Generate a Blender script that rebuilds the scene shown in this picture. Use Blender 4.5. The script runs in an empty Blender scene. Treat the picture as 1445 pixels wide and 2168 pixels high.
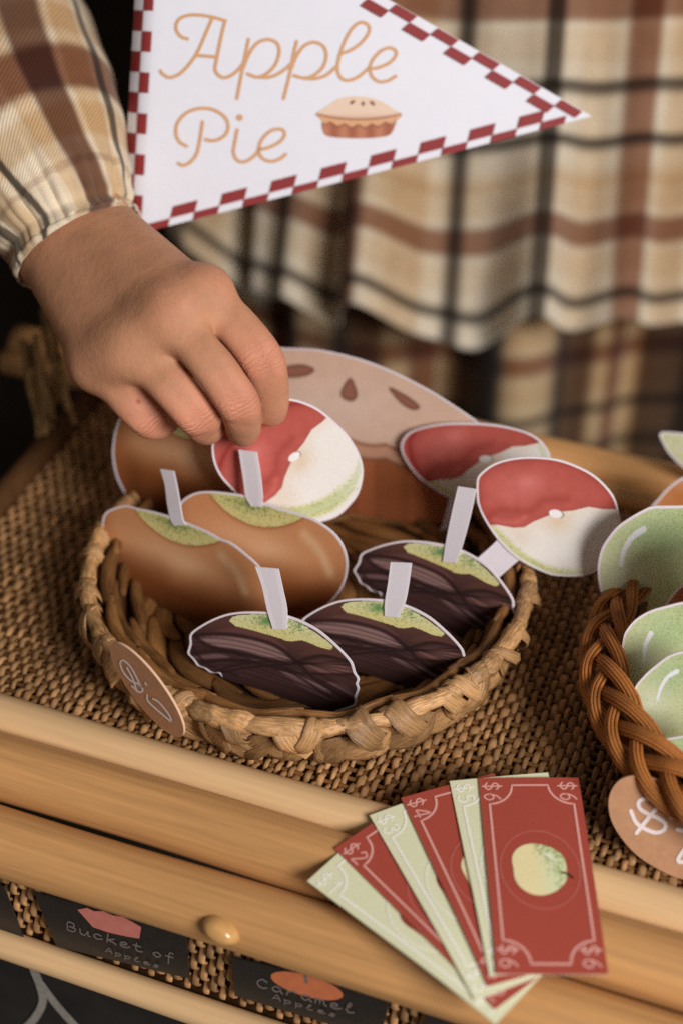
import bpy, bmesh, math, random
import numpy as np

random.seed(7)
rng = np.random.default_rng(7)
scene = bpy.context.scene

# ------------------------------------------------------------------ camera
CX, CY, FP = 722.5, 1084.0, 3270.0          # photograph centre and focal length in photograph pixels
PITCH = math.radians(39.0)
Fv = np.array([0, math.cos(PITCH), -math.sin(PITCH)])
Uv = np.array([0, math.sin(PITCH), math.cos(PITCH)])
Rv = np.array([1.0, 0, 0])
CAM = -0.57 * Fv
cam_data = bpy.data.cameras.new('camera')
cam = bpy.data.objects.new('camera', cam_data)
scene.collection.objects.link(cam)
scene.camera = cam
cam.location = CAM
cam.rotation_euler = (math.pi / 2 - PITCH, 0, 0)
cam_data.sensor_fit = 'VERTICAL'
cam_data.sensor_height = 36.0
cam_data.sensor_width = 24.0
cam_data.lens = 36.0 * FP / 2168.0
cam_data.clip_start = 0.02
cam_data.clip_end = 50.0
cam_data.dof.use_dof = True
cam_data.dof.focus_distance = 0.470
cam_data.dof.aperture_fstop = 5.0

# ------------------------------------------------------------------ light
world = bpy.data.worlds.new('World')
scene.world = world
world.use_nodes = True
bg = world.node_tree.nodes['Background']
bg.inputs['Color'].default_value = (1.0, 0.87, 0.76, 1)
bg.inputs['Strength'].default_value = 0.13


def area(name, loc, target, size, power, col):
    ld = bpy.data.lights.new(name, 'AREA')
    ld.shape = 'RECTANGLE'
    ld.size, ld.size_y = size
    ld.energy = power
    ld.color = col
    o = bpy.data.objects.new(name, ld)
    scene.collection.objects.link(o)
    from mathutils import Vector
    o.location = loc
    d = Vector(target) - Vector(loc)
    o.rotation_euler = d.to_track_quat('-Z', 'Y').to_euler()
    return o


area('window_light', (0.82, -1.14, 0.80), (0.0, -0.02, 0.03), (0.56, 0.56), 27.5, (1.0, 0.955, 0.93))

vs = scene.view_settings
scene.display_settings.display_device = 'sRGB'
vs.view_transform = 'Standard'
vs.look = 'None'
vs.exposure = 0.0
vs.gamma = 1.0
vs.use_curve_mapping = False
scene.cycles.max_bounces = 6
scene.cycles.use_denoising = False


# ------------------------------------------------------------------ helpers: points
def dirv(px, py):
    px = np.asarray(px, float); py = np.asarray(py, float)
    return (Fv + ((px - CX) / FP)[..., None] * Rv + ((CY - py) / FP)[..., None] * Uv)


def P3(px, py, d):
    return CAM + np.asarray(d, float)[..., None] * dirv(px, py)


def on_z(px, py, z=0.0):
    d = dirv(px, py)
    return CAM + ((z - CAM[2]) / d[..., 2])[..., None] * d


def on_plane(px, py, P0, N):
    d = dirv(px, py)
    t = np.dot(P0 - CAM, N) / (d @ N)
    return CAM + t[..., None] * d


def unit(v):
    v = np.asarray(v, float)
    return v / np.linalg.norm(v)


YAW = math.radians(20.5)
EX = np.array([math.cos(YAW), -math.sin(YAW), 0])
EN = np.array([math.sin(YAW), math.cos(YAW), 0])
EZ = np.array([0, 0, 1.0])


def T(a, b, z=0.0):
    return a * EX + b * EN + z * EZ


def yaw_normal(deg, lean):
    y, l = math.radians(deg), math.radians(lean)
    return np.array([-math.sin(y) * math.cos(l), -math.cos(y) * math.cos(l), math.sin(l)])


def catmull(pts, n=8, closed=False):
    p = np.asarray(pts, float)
    if len(p) < 3 and not closed:
        return np.array([p[0] + (p[-1] - p[0]) * t for t in np.linspace(0, 1, n + 1)])
    if closed:
        q = np.vstack([p[-1], p, p[0], p[1]])
        segs = len(p)
    else:
        q = np.vstack([2 * p[0] - p[1], p, 2 * p[-1] - p[-2]])
        segs = len(p) - 1
    out = []
    for i in range(segs):
        p0, p1, p2, p3 = q[i], q[i + 1], q[i + 2], q[i + 3]
        for k in range(n):
            t = k / n
            out.append(0.5 * ((2 * p1) + (-p0 + p2) * t + (2 * p0 - 5 * p1 + 4 * p2 - p3) * t * t
                              + (-p0 + 3 * p1 - 3 * p2 + p3) * t ** 3))
    if not closed:
        out.append(p[-1])
    return np.array(out)


def resample_closed(p, n):
    q = np.vstack([p, p[:1]])
    s = np.concatenate([[0], np.cumsum(np.linalg.norm(np.diff(q[:, :2], axis=0), axis=1))])
    t = np.linspace(0, s[-1], n, endpoint=False)
    return np.stack([np.interp(t, s, q[:, k]) for k in range(q.shape[1])], 1)


# ------------------------------------------------------------------ helpers: colour
def L(r, g, b):
    c = np.array([r, g, b], float) / 255.0
    return np.where(c <= 0.04045, c / 12.92, ((c + 0.055) / 1.055) ** 2.4)


def sstep(a, b, x):
    t = np.clip((x - a) / (b - a), 0, 1)
    return t * t * (3 - 2 * t)


def mixc(c, c2, m):
    return c + (np.asarray(c2) - c) * np.asarray(m)[..., None]


def vhash(ix, iy, seed=0):
    n = (ix.astype(np.int64) * 374761393 + iy.astype(np.int64) * 668265263 + seed * 1274126177) & 0x7fffffff
    n = ((n ^ (n >> 13)) * 1274126177) & 0x7fffffff
    return ((n ^ (n >> 16)) & 0xffff) / 65535.0


def vnoise(x, y, seed=0):
    ix, iy = np.floor(x), np.floor(y)
    fx, fy = x - ix, y - iy
    fx, fy = fx * fx * (3 - 2 * fx), fy * fy * (3 - 2 * fy)
    a, b = vhash(ix, iy, seed), vhash(ix + 1, iy, seed)
    c, d = vhash(ix, iy + 1, seed), vhash(ix + 1, iy + 1, seed)
    return (a * (1 - fx) + b * fx) * (1 - fy) + (c * (1 - fx) + d * fx) * fy


def dist_poly(x, y, pts):
    d = np.full(np.shape(x), 1e9)
    for (x0, y0), (x1, y1) in zip(pts[:-1], pts[1:]):
        dx, dy = x1 - x0, y1 - y0
        t = np.clip(((x - x0) * dx + (y - y0) * dy) / (dx * dx + dy * dy + 1e-9), 0, 1)
        d = np.minimum(d, np.hypot(x - x0 - t * dx, y - y0 - t * dy))
    return d


def stroke(x, y, pts, w, soft, n=5):
    d = dist_poly(x, y, catmull(pts, n))
    return 1 - sstep(w / 2 - soft, w / 2 + soft, d)


def taper(x, y, pts, w, soft, n=6):
    """soft stroke pointed at both ends"""
    p = catmull(pts, n)
    m = np.zeros(np.shape(x))
    k = len(p) - 1
    for i in range(k):
        t = (i + .5) / k
        ww = w * math.sin(math.pi * t) ** .7
        d = dist_poly(x, y, p[i:i + 2])
        m = np.maximum(m, 1 - sstep(ww / 2 - soft, ww / 2 + soft, d))
    return m


def inpoly(x, y, poly):
    c = np.zeros(np.shape(x), bool)
    n = len(poly)
    for i in range(n):
        x0, y0 = poly[i][0], poly[i][1]
        x1, y1 = poly[(i + 1) % n][0], poly[(i + 1) % n][1]
        if y0 == y1:
            continue
        c ^= ((y0 > y) != (y1 > y)) & (x < (x1 - x0) * (y - y0) / (y1 - y0) + x0)
    return c


def affine(src, dst):
    """least-squares map src->dst, returned as a function on arrays and its inverse"""
    s = np.hstack([np.asarray(src, float), np.ones((len(src), 1))])
    A, *_ = np.linalg.lstsq(s, np.asarray(dst, float), rcond=None)
    def f(x, y):
        return A[0, 0] * x + A[1, 0] * y + A[2, 0], A[0, 1] * x + A[1, 1] * y + A[2, 1]
    return f


# ------------------------------------------------------------------ helpers: materials
MATS = {}


def mat(name, col=(.5, .5, .5), attr=None, rough=.6, spec=.3, var=0.0, vscale=200, stretch=(1, 1, 1), coord='Object',
        bump=0.0, bscale=600, bstretch=None, rand=0.0, sss=0.0, col2=None, coat=0.0, trans=0.0):
    if name in MATS:
        return MATS[name]
    m = bpy.data.materials.new(name)
    m.use_nodes = True
    nt = m.node_tree
    N, K = nt.nodes, nt.links
    p = N['Principled BSDF']
    p.inputs['Roughness'].default_value = rough
    p.inputs['Specular IOR Level'].default_value = spec
    p.inputs['Coat Weight'].default_value = coat
    p.inputs['Coat Roughness'].default_value = .25
    if sss:
        p.inputs['Subsurface Weight'].default_value = sss
        p.inputs['Subsurface Radius'].default_value = (1.0, .35, .18)
        p.inputs['Subsurface Scale'].default_value = .002
    tc = N.new('ShaderNodeTexCoord')

    def mapped(st):
        mp = N.new('ShaderNodeMapping')
        mp.inputs['Scale'].default_value = st
        K.new(tc.outputs[coord], mp.inputs['Vector'])
        return mp.outputs['Vector']
    if attr:
        a = N.new('ShaderNodeAttribute'); a.attribute_name = attr
        out = a.outputs['Color']
    else:
        c = N.new('ShaderNodeRGB'); c.outputs[0].default_value = (*col, 1)
        out = c.outputs[0]
    if var:
        nz = N.new('ShaderNodeTexNoise'); nz.inputs['Scale'].default_value = vscale
        nz.inputs['Detail'].default_value = 5; nz.inputs['Roughness'].default_value = .65
        K.new(mapped(stretch), nz.inputs['Vector'])
        mr = N.new('ShaderNodeMapRange')
        mr.inputs['From Min'].default_value = .25; mr.inputs['From Max'].default_value = .75
        mr.inputs['To Min'].default_value = 1 - var; mr.inputs['To Max'].default_value = 1 + var
        K.new(nz.outputs['Fac'], mr.inputs['Value'])
        if col2 is not None:
            mx = N.new('ShaderNodeMix'); mx.data_type = 'RGBA'
            mr.inputs['To Min'].default_value = 0; mr.inputs['To Max'].default_value = 1
            K.new(mr.outputs[0], mx.inputs[0]); K.new(out, mx.inputs[6])
            mx.inputs[7].default_value = (*col2, 1)
            out = mx.outputs[2]
        else:
            mx = N.new('ShaderNodeVectorMath'); mx.operation = 'SCALE'
            K.new(out, mx.inputs[0]); K.new(mr.outputs[0], mx.inputs['Scale'])
            out = mx.outputs[0]
    if rand:
        oi = N.new('ShaderNodeObjectInfo')
        mr = N.new('ShaderNodeMapRange')
        mr.inputs['To Min'].default_value = 1 - rand; mr.inputs['To Max'].default_value = 1 + rand
        K.new(oi.outputs['Random'], mr.inputs['Value'])
        mx = N.new('ShaderNodeVectorMath'); mx.operation = 'SCALE'
        K.new(out, mx.inputs[0]); K.new(mr.outputs[0], mx.inputs['Scale'])
        out = mx.outputs[0]
    K.new(out, p.inputs['Base Color'])
    if bump:
        nz = N.new('ShaderNodeTexNoise'); nz.inputs['Scale'].default_value = bscale
        nz.inputs['Detail'].default_value = 4
        K.new(mapped(bstretch or stretch), nz.inputs['Vector'])
        b = N.new('ShaderNodeBump'); b.inputs['Strength'].default_value = bump
        b.inputs['Distance'].default_value = .001
        K.new(nz.outputs['Fac'], b.inputs['Height'])
        K.new(b.outputs['Normal'], p.inputs['Normal'])
    MATS[name] = m
    return m


# ------------------------------------------------------------------ helpers: objects
ORG = {}


def thing(name, label, cat, loc=(0, 0, 0), group=None):
    o = bpy.data.objects.new(name, None)
    o.empty_display_size = .01
    scene.collection.objects.link(o)
    o.location = loc
    o['label'] = label; o['category'] = cat
    if group:
        o['group'] = group
    ORG[o.name] = np.array(loc, float)
    return o


def tag(o, label, cat, group=None):
    o['label'] = label; o['category'] = cat
    if group:
        o['group'] = group
    return o


def build(name, V, faces, material, parent=None, smooth=True, cols=None, uv=None, fmat=None, origin=None, attrs=None):
    V = np.asarray(V, float)
    if parent is not None:
        org = ORG[parent.name]
    else:
        org = np.array(origin if origin is not None else V.mean(0), float)
    me = bpy.data.meshes.new(name)
    me.from_pydata((V - org).tolist(), [], [list(map(int, f)) for f in faces])
    ms = material if isinstance(material, (list, tuple)) else [material]
    for m in ms:
        me.materials.append(m)
    if fmat is not None:
        me.polygons.foreach_set('material_index', np.asarray(fmat, np.int32))
    if smooth:
        me.polygons.foreach_set('use_smooth', np.ones(len(me.polygons), bool))
    if cols is not None:
        ca = me.color_attributes.new('Col', 'FLOAT_COLOR', 'POINT')
        c4 = np.ones((len(V), 4)); c4[:, :3] = cols
        ca.data.foreach_set('color', c4.ravel())
    if attrs:
        for k, v in attrs.items():
            at_ = me.attributes.new(k, 'FLOAT', 'POINT')
            at_.data.foreach_set('value', np.asarray(v, np.float32))
    if uv is not None:
        ul = me.uv_layers.new(name='UVMap')
        li = np.empty(len(me.loops), np.int32)
        me.loops.foreach_get('vertex_index', li)
        ul.data.foreach_set('uv', np.asarray(uv, float)[li].ravel())
    me.update()
    o = bpy.data.objects.new(name, me)
    scene.collection.objects.link(o)
    if parent is not None:
        o.parent = parent
    else:
        o.location = org
    ORG[o.name] = org
    return o


def join(parts):
    V, Fs, n = [], [], 0
    for v, f in parts:
        V.append(np.asarray(v)); Fs += [[i + n for i in q] for q in f]; n += len(v)
    return np.vstack(V), Fs


def grid_faces(m, n, closed=False, off=0):
    f = []
    for i in range(m - 1):
        for j in range(n if closed else n - 1):
            j2 = (j + 1) % n
            f.append((off + i * n + j, off + i * n + j2, off + (i + 1) * n + j2, off + (i + 1) * n + j))
    return f


def loft(rings, closed=True, caps=True):
    rings = np.asarray(rings, float)
    m, n = rings.shape[:2]
    V = rings.reshape(-1, 3)
    f = grid_faces(m, n, closed)
    uv = np.stack(np.meshgrid(np.linspace(0, 1, m), np.linspace(0, 1, n), indexing='ij'), -1).reshape(-1, 2)
    if caps and closed:
        f.append(tuple(range(n))[::-1]); f.append(tuple(range((m - 1) * n, m * n)))
    return V, f, uv


def frames(path):
    path = np.asarray(path, float)
    t = np.gradient(path, axis=0)
    t /= np.linalg.norm(t, axis=1)[:, None] + 1e-12
    return t


def tube(path, rad, n=8, up=(0, 0, 1), rb=None, caps=True, prof=None):
    path = np.asarray(path, float)
    t = frames(path)
    up = np.asarray(up, float)
    up = np.broadcast_to(up, path.shape)
    s = np.cross(t, up); s /= np.linalg.norm(s, axis=1)[:, None] + 1e-12
    u = np.cross(s, t)
    rad = np.broadcast_to(rad, (len(path),))
    rb = rad if rb is None else np.broadcast_to(rb, (len(path),))
    a = np.linspace(0, 2 * np.pi, n, endpoint=False)
    k = np.ones(n) if prof is None else prof(a)
    rings = path[:, None] + s[:, None] * (rad[:, None] * (np.cos(a) * k)[None])[..., None] + u[:, None] * (rb[:, None] * (np.sin(a) * k)[None])[..., None]
    return loft(rings, True, caps)


def box_between(p, ex, ey, ez):
    """box from corner p with edge vectors"""
    p = np.asarray(p)
    V = [p + i * ex + j * ey + k * ez for k in (0, 1) for j in (0, 1) for i in (0, 1)]
    f = [(0, 2, 3, 1), (4, 5, 7, 6), (0, 1, 5, 4), (2, 6, 7, 3), (0, 4, 6, 2), (1, 3, 7, 5)]
    return np.array(V), f


# ribbons: flat strokes of print, defined in 2D and mapped onto a surface by a function
def ribbon2d(pts, w, closed=False):
    p = np.asarray(pts, float)
    if closed:
        t = np.roll(p, -1, 0) - np.roll(p, 1, 0)
    else:
        t = np.gradient(p, axis=0)
    t /= np.linalg.norm(t, axis=1)[:, None] + 1e-12
    nn = np.stack([-t[:, 1], t[:, 0]], 1)
    V = np.vstack([p + nn * w / 2, p - nn * w / 2])
    n = len(p)
    f = [(i, i + 1, n + i + 1, n + i) for i in range(n - 1)]
    if closed:
        f.append((n - 1, 0, n, 2 * n - 1))
    else:
        for e, sgn in ((0, -1), (n - 1, 1)):
            k0 = len(V)
            ang = math.atan2(t[e, 1], t[e, 0]) + (0 if sgn > 0 else math.pi)
            arc = [p[e] + w / 2 * np.array([math.cos(ang + a), math.sin(ang + a)]) for a in np.linspace(-math.pi / 2, math.pi / 2, 7)]
            V = np.vstack([V, [p[e]], arc])
            f += [(k0, k0 + 1 + i, k0 + 2 + i) for i in range(6)]
    return V, f


def print_mesh(name, strokes, mapf, material, parent, lift=0.00012):
    V2, Fs = join(strokes)
    step = np.concatenate([np.full(len(v), i * .000018) for i, (v, _) in enumerate(strokes)])   # crossing strokes never share a plane
    V = mapf(V2[:, 0], V2[:, 1], lift + step)
    return build(name, V, Fs, material, parent, smooth=False)


def disc2d(cx, cy, r, n=20, ry=None):
    a = np.linspace(0, 2 * np.pi, n, endpoint=False)
    V = np.stack([cx + r * np.cos(a), cy + (ry or r) * np.sin(a)], 1)
    return V, [tuple(range(n))]


# ------------------------------------------------------------------ cutouts of printed card
PAPER = mat('white_card', tuple(L(232, 226, 232)), rough=.7, spec=.2, var=.03, vscale=300)
PRINT = mat('printed_card', attr='Col', rough=.55, spec=.25, var=.05, vscale=900)
WHITE = L(236, 228, 234)


def cutout(name, outline, centre, mapf, art, parent, bw=5.0, M=420, K=72, thick=.0004, smooth_n=6):
    """card cut to an outline traced in photograph pixels; outline rows may carry a third value scaling the white border"""
    o = [(*p, 1.0) if len(p) == 2 else p for p in outline]
    b = resample_closed(catmull(np.array(o, float), smooth_n, True), M)
    c = np.array(centre, float)
    d = b[:, :2] - c
    Ln = np.linalg.norm(d, axis=1)
    inner = np.clip(1 - np.clip(bw * b[:, 2], 0.01, None) / Ln, 0, .9995)
    rs = np.concatenate([np.linspace(0, 1, K)[1:]])
    rings = [c + d * (inner * r)[:, None] for r in rs]
    rings.append(c + d * np.minimum(inner + .6 / Ln, 1)[:, None])
    rings.append(b[:, :2].copy())
    X = np.vstack([c[None]] + rings)
    cols = art(X[:, 0], X[:, 1])
    n_in = 1 + len(rs) * M
    wm = np.concatenate([np.zeros(n_in), np.tile(np.where(b[:, 2] > .3, 1.0, 0.0), 2)])
    cols = mixc(cols, WHITE, wm)
    V = mapf(X[:, 0], X[:, 1], 0.0)
    back = mapf(b[:, 0], b[:, 1], -thick)
    n0 = len(V)
    V = np.vstack([V, back])
    cols = np.vstack([cols, np.tile(WHITE, (M, 1))])
    f = [(0, 1 + (j + 1) % M, 1 + j) for j in range(M)]
    nr = len(rs) + 2
    for i in range(nr - 1):
        a0, a1 = 1 + i * M, 1 + (i + 1) * M
        f += [(a0 + j, a0 + (j + 1) % M, a1 + (j + 1) % M, a1 + j) for j in range(M)]
    nf = len(f)
    e = 1 + (nr - 1) * M
    f += [(e + j, e + (j + 1) % M, n0 + (j + 1) % M, n0 + j) for j in range(M)]
    f.append(tuple(range(n0, n0 + M)))
    fm = [0] * nf + [1] * (len(f) - nf)
    return build(name, V, f, [PRINT, PAPER], parent, smooth=False, cols=cols, fmat=fm)


def plane_map(P0, N, bend=0.0, cx=0, cy=0, axis=(1, 0)):
    N = unit(N)
    if N @ (CAM - P0) < 0:
        N = -N
    def f(x, y, lift=0.0):
        p = on_plane(x, y, P0, N)
        s = ((np.asarray(x) - cx) * axis[0] + (np.asarray(y) - cy) * axis[1])
        return p + N * (np.zeros(np.shape(x)) + lift - bend * (s * s))[..., None]
    return f


STICKM = mat('stick_print', tuple(L(222, 216, 223)), rough=.65, spec=.2, var=.03, vscale=700)


def stick(parent, left, right, mapf, curl=0.0, bw=5.0):
    """white stick: paper strip between two traced edges, its upper end curling away; grey-lilac print inside a white edge"""
    l, r = catmull(left, 8), catmull(right, 8)
    n = len(l)
    s = np.linspace(0, 1, n)
    rows = []
    w = np.linalg.norm(r - l, axis=1)
    fr = np.clip(bw / w, .05, .35)
    for u in (np.zeros(n), fr, 1 - fr, np.ones(n)):
        rows.append(l + (r - l) * u[:, None])
    X = np.stack(rows, 1)
    off = .0006 + curl * (1 - s) ** 2
    Vf = np.stack([mapf(X[:, j, 0], X[:, j, 1], off) for j in range(4)], 1)
    Vb = np.stack([mapf(X[:, j, 0], X[:, j, 1], off - .0004) for j in (0, 3)], 1)
    V = np.concatenate([Vf.reshape(-1, 3), Vb.reshape(-1, 3)])
    f, fm = [], []
    for i in range(n - 1):
        for j in range(3):
            f.append((i * 4 + j, i * 4 + j + 1, (i + 1) * 4 + j + 1, (i + 1) * 4 + j)); fm.append(1 if j == 1 else 0)
        b0 = 4 * n
        f.append((b0 + 2 * i, b0 + 2 * i + 2, b0 + 2 * i + 3, b0 + 2 * i + 1)); fm.append(0)
        f.append((i * 4, (i + 1) * 4, b0 + 2 * i + 2, b0 + 2 * i)); fm.append(0)
        f.append((i * 4 + 3, b0 + 2 * i + 1, b0 + 2 * i + 3, (i + 1) * 4 + 3)); fm.append(0)
    return build('stick', V, f, [PAPER, STICKM], parent, smooth=False, fmat=fm)


# ================================================================== the setting behind
BACK = mat('dark_backdrop', (.040, .032, .024), rough=.95, spec=.05, var=.35, vscale=6)
V, f = box_between(np.array([-1.6, .78, -.9]), np.array([3.2, 0, 0]), np.array([0, .02, 0]), np.array([0, 0, 2.0]))
o = build('background_wall', V, f, BACK, None, smooth=False); o['kind'] = 'structure'
V, f = box_between(np.array([-1.6, -.6, -.62]), np.array([3.2, 0, 0]), np.array([0, 1.4, 0]), np.array([0, 0, .02]))
o = build('floor', V, f, BACK, None, smooth=False); o['kind'] = 'structure'

# ================================================================== the little market stand
BAMBOO = mat('bamboo', tuple(L(198, 148, 94)), rough=.42, spec=.45, var=.30, vscale=300, stretch=(.035, 1, 1),
             bump=.15, bscale=220, bstretch=(.05, 1, 1))
BAMBOO_PALE = mat('bamboo_pale', tuple(L(222, 184, 136)), rough=.45, spec=.4, var=.16, vscale=300, stretch=(.035, 1, 1),
                  bump=.12, bscale=220, bstretch=(.05, 1, 1))
CANE = mat('woven_cane', tuple(L(164, 124, 82)), rough=.55, spec=.3, var=.6, vscale=110, rand=.30, bump=.2, bscale=900)
CANE_DARK = mat('cane_shadow_core', tuple(L(84, 56, 32)), rough=.8, spec=.1, var=.3, vscale=150)

TA0, TA1 = -.117, .30          # tray along its front edge
TB0, TB1 = -.128, .050         # front and back of the woven top
stand = thing('market_stand', 'toy market stand with woven cane top and bamboo rails', 'market stand', tuple(T(.06, -.04, -.06)))


def rail(name, b, z, r, material, a0=TA0 - .05, a1=TA1, rz=None, wob=.0004):
    """bamboo pole along the stand: its own straight local axis so that the grain runs along it"""
    n = 60
    xs = np.linspace(a0, a1, n)
    ph = rng.random(3) * 6
    path = np.stack([xs - (a0 + a1) / 2, wob * np.sin(xs * 31 + ph[0]), wob * np.sin(xs * 23 + ph[1])], 1)
    rr = r * (1 + .012 * np.sin(xs * 47 + ph[2]))
    v, f, uv = tube(path, rr, 28)
    me = bpy.data.meshes.new(name)
    me.from_pydata(v.tolist(), [], [list(map(int, q)) for q in f])
    me.materials.append(material)
    me.polygons.foreach_set('use_smooth', np.array([len(p.vertices) == 4 for p in me.polygons]))
    o = bpy.data.objects.new(name, me)
    scene.collection.objects.link(o)
    o.parent = stand
    p = T((a0 + a1) / 2, b, z) - ORG[stand.name]
    o.location = p
    o.rotation_euler = (0, 0, -YAW)
    ORG[o.name] = ORG[stand.name]
    return o


rail('front_edging', -.1352, .0008, .0070, BAMBOO_PALE)
rail('front_rail', -.1512, -.0022, .0102, BAMBOO)
rail('front_rail', -.1710, -.0098, .0102, BAMBOO)
rail('back_rail', .0560, .0022, .0085, BAMBOO)
rail('back_edging', .0440, .0008, .0050, BAMBOO)
rail('lower_rail', -.1790, -.0520, .0046, BAMBOO_PALE)
# left edge pole of the tray and a support under the top
v, f, uv = tube(np.array([T(TA0 - .004, b, .0005) for b in np.linspace(TB0 - .02, TB1 + .016, 20)]), .0052, 14)
build('side_rail', v, f, CANE_DARK, stand, uv=uv)
V, f = box_between(T(TA0, TB0 - .004, -.006), EX * (TA1 - TA0), EN * (TB1 - TB0 + .008), EZ * .0028)
panel = build('woven_top', V, f, CANE_DARK, stand, smooth=False)

# rods (along the edge) and cane strands (front to back) of the woven top
ROD = mat('cane_rod', tuple(L(120, 82, 44)), rough=.6, spec=.3, var=.3, vscale=200, rand=.2)
rod_n = 50
rod_b = np.linspace(TB0 + .002, TB1 - .002, rod_n)
v, f, uv = tube(np.stack([np.linspace(-.5, .5, 6) * (TA1 - TA0), np.zeros(6), np.zeros(6)], 1), 0.00075, 6)
rod_me = None
for i, b in enumerate(rod_b):
    if rod_me is None:
        rod_me = bpy.data.meshes.new('cane_rod')
        rod_me.from_pydata(v.tolist(), [], [list(map(int, q)) for q in f])
        rod_me.materials.append(ROD)
        rod_me.polygons.foreach_set('use_smooth', np.ones(len(rod_me.polygons), bool))
    o = bpy.data.objects.new('cane_rod', rod_me)
    scene.collection.objects.link(o); o.parent = panel
    o.location = T((TA0 + TA1) / 2, b, -.0011) - ORG[panel.name]
    o.rotation_euler = (0, 0, -YAW)
strand_me = []
sb = np.linspace(TB0 - .001, TB1 + .001, rod_n * 5)
pitch = (rod_b[1] - rod_b[0])
for ph in (0, 1):
    for k in range(3):
        zz = .00085 * np.cos(np.pi * ((sb - rod_b[0]) / pitch) + np.pi * ph)
        xx = .00035 * np.array([math.sin(b * 170 + k * 2) for b in sb])
        ww = .00112 + .00016 * np.sin(sb * 240 + k * 1.7)
        v, f, uv = tube(np.stack([xx, sb - (TB0 + TB1) / 2, zz], 1), ww, 7, rb=.00058)
        me = bpy.data.meshes.new('cane_strand')
        me.from_pydata(v.tolist(), [], [list(map(int, q)) for q in f])
        me.materials.append(CANE)
        me.polygons.foreach_set('use_smooth', np.ones(len(me.polygons), bool))
        strand_me.append(me)
a, i = TA0 + .002, 0
while a < TA1 - .06:
    o = bpy.data.objects.new('cane_strand', strand_me[(i % 2) * 3 + random.randrange(3)])
    scene.collection.objects.link(o); o.parent = panel
    o.location = T(a, (TB0 + TB1) / 2, -.0011 + random.uniform(-.0003, .0005)) - ORG[panel.name]
    o.rotation_euler = (0, random.uniform(-.25, .25), -YAW + random.uniform(-.006, .006)); o.scale = (random.uniform(.8, 1.2), 1, random.uniform(.75, 1.25))
    a += .00232 + random.uniform(-.0002, .0002); i += 1

# front face under the rails: woven strip, chalkboard
FB = -.1755
V, f = box_between(T(TA0 - .02, FB + .004, -.056), EX * (TA1 - TA0 + .02), EN * .003, EZ * .05)
face = build('front_weave', V, f, CANE_DARK, stand, smooth=False)
fz = np.linspace(-.0495, -.018, 40)
fme = []
for ph in (0, 1):
    zz = .0011 * np.cos(np.pi * (fz + .05) / .0042 + np.pi * ph)
    v, f, uv = tube(np.stack([np.zeros(40), -zz, fz + .034], 1), .00125, 7, up=(0, 1, 0), rb=.0006)
    me = bpy.data.meshes.new('cane_strand')
    me.from_pydata(v.tolist(), [], [list(map(int, q)) for q in f])
    me.materials.append(CANE)
    me.polygons.foreach_set('use_smooth', np.ones(len(me.polygons), bool))
    fme.append(me)
a, i = TA0 - .018, 0
while a < .10:
    o = bpy.data.objects.new('cane_strand', fme[i % 2])
    scene.collection.objects.link(o); o.parent = face
    o.location = T(a, FB + .0022, -.034) - ORG[face.name]
    o.rotation_euler = (0, random.uniform(-.03, .03), -YAW)
    a += .0030; i += 1

CHALKB = mat('chalkboard', tuple(L(44, 42, 40)), rough=.85, spec=.15, var=.35, vscale=40)
CHALK = mat('chalk', tuple(L(150, 146, 138)), rough=.95, spec=.05, var=.25, vscale=500)
V, f = box_between(T(TA0 - .05, FB + .002, -.20), EX * (TA1 - TA0 + .05), EN * .003, EZ * .144)
board = build('chalkboard', V, f, CHALKB, stand, smooth=False)
face_map = lambda b: plane_map(T(0, b, 0), -EN)
fm_ = face_map(FB + .0018)
print_mesh('chalk_mark', [ribbon2d(catmull([(72, 2050), (86, 2085), (92, 2118), (78, 2150), (52, 2180)], 8), 17),
                          ribbon2d(catmull([(88, 2082), (120, 2125), (158, 2168), (180, 2190)], 8), 15)], fm_, CHALK, board, .0003)

# glossy wooden peg on the lowest rail
PEG = mat('peg_wood', tuple(L(196, 150, 92)), rough=.16, spec=.6, var=.2, vscale=150)
pc = on_plane(np.array(457.), np.array(1980.), T(0, -.1835, 0), -EN)
ax1 = unit(EX * .92 - EZ * .25 - EN * .1); ax3 = unit(-EN * .8 + EZ * .5); ax2 = unit(np.cross(ax3, ax1))
rings = []
for tt in np.linspace(0, 1, 10):
    ph = tt * math.pi * .5
    rr = math.cos(ph) ** .55 if tt < 1 else .02
    rings.append([pc + ax1 * 0.0060 * rr * math.cos(a) + ax2 * .0036 * rr * math.sin(a) + ax3 * (-.006 + .0060 * math.sin(ph)) for a in np.linspace(0, 2 * np.pi, 20, endpoint=False)])
v, f, uv = loft(rings)
build('peg', v, f, PEG, stand, uv=uv)

# two dark name cards slid under the front rail
CARD = mat('dark_card', tuple(L(40, 37, 36)), rough=.4, spec=.4, var=.15, vscale=200)
CARDW = mat('card_lettering', tuple(L(122, 111, 108)), rough=.8, spec=.1)
CARDP = mat('card_pink', tuple(L(205, 125, 112)), rough=.8, spec=.1, var=.12, vscale=300)
CARDO = mat('card_orange', tuple(L(205, 120, 80)), rough=.8, spec=.1, var=.12, vscale=300)


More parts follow.
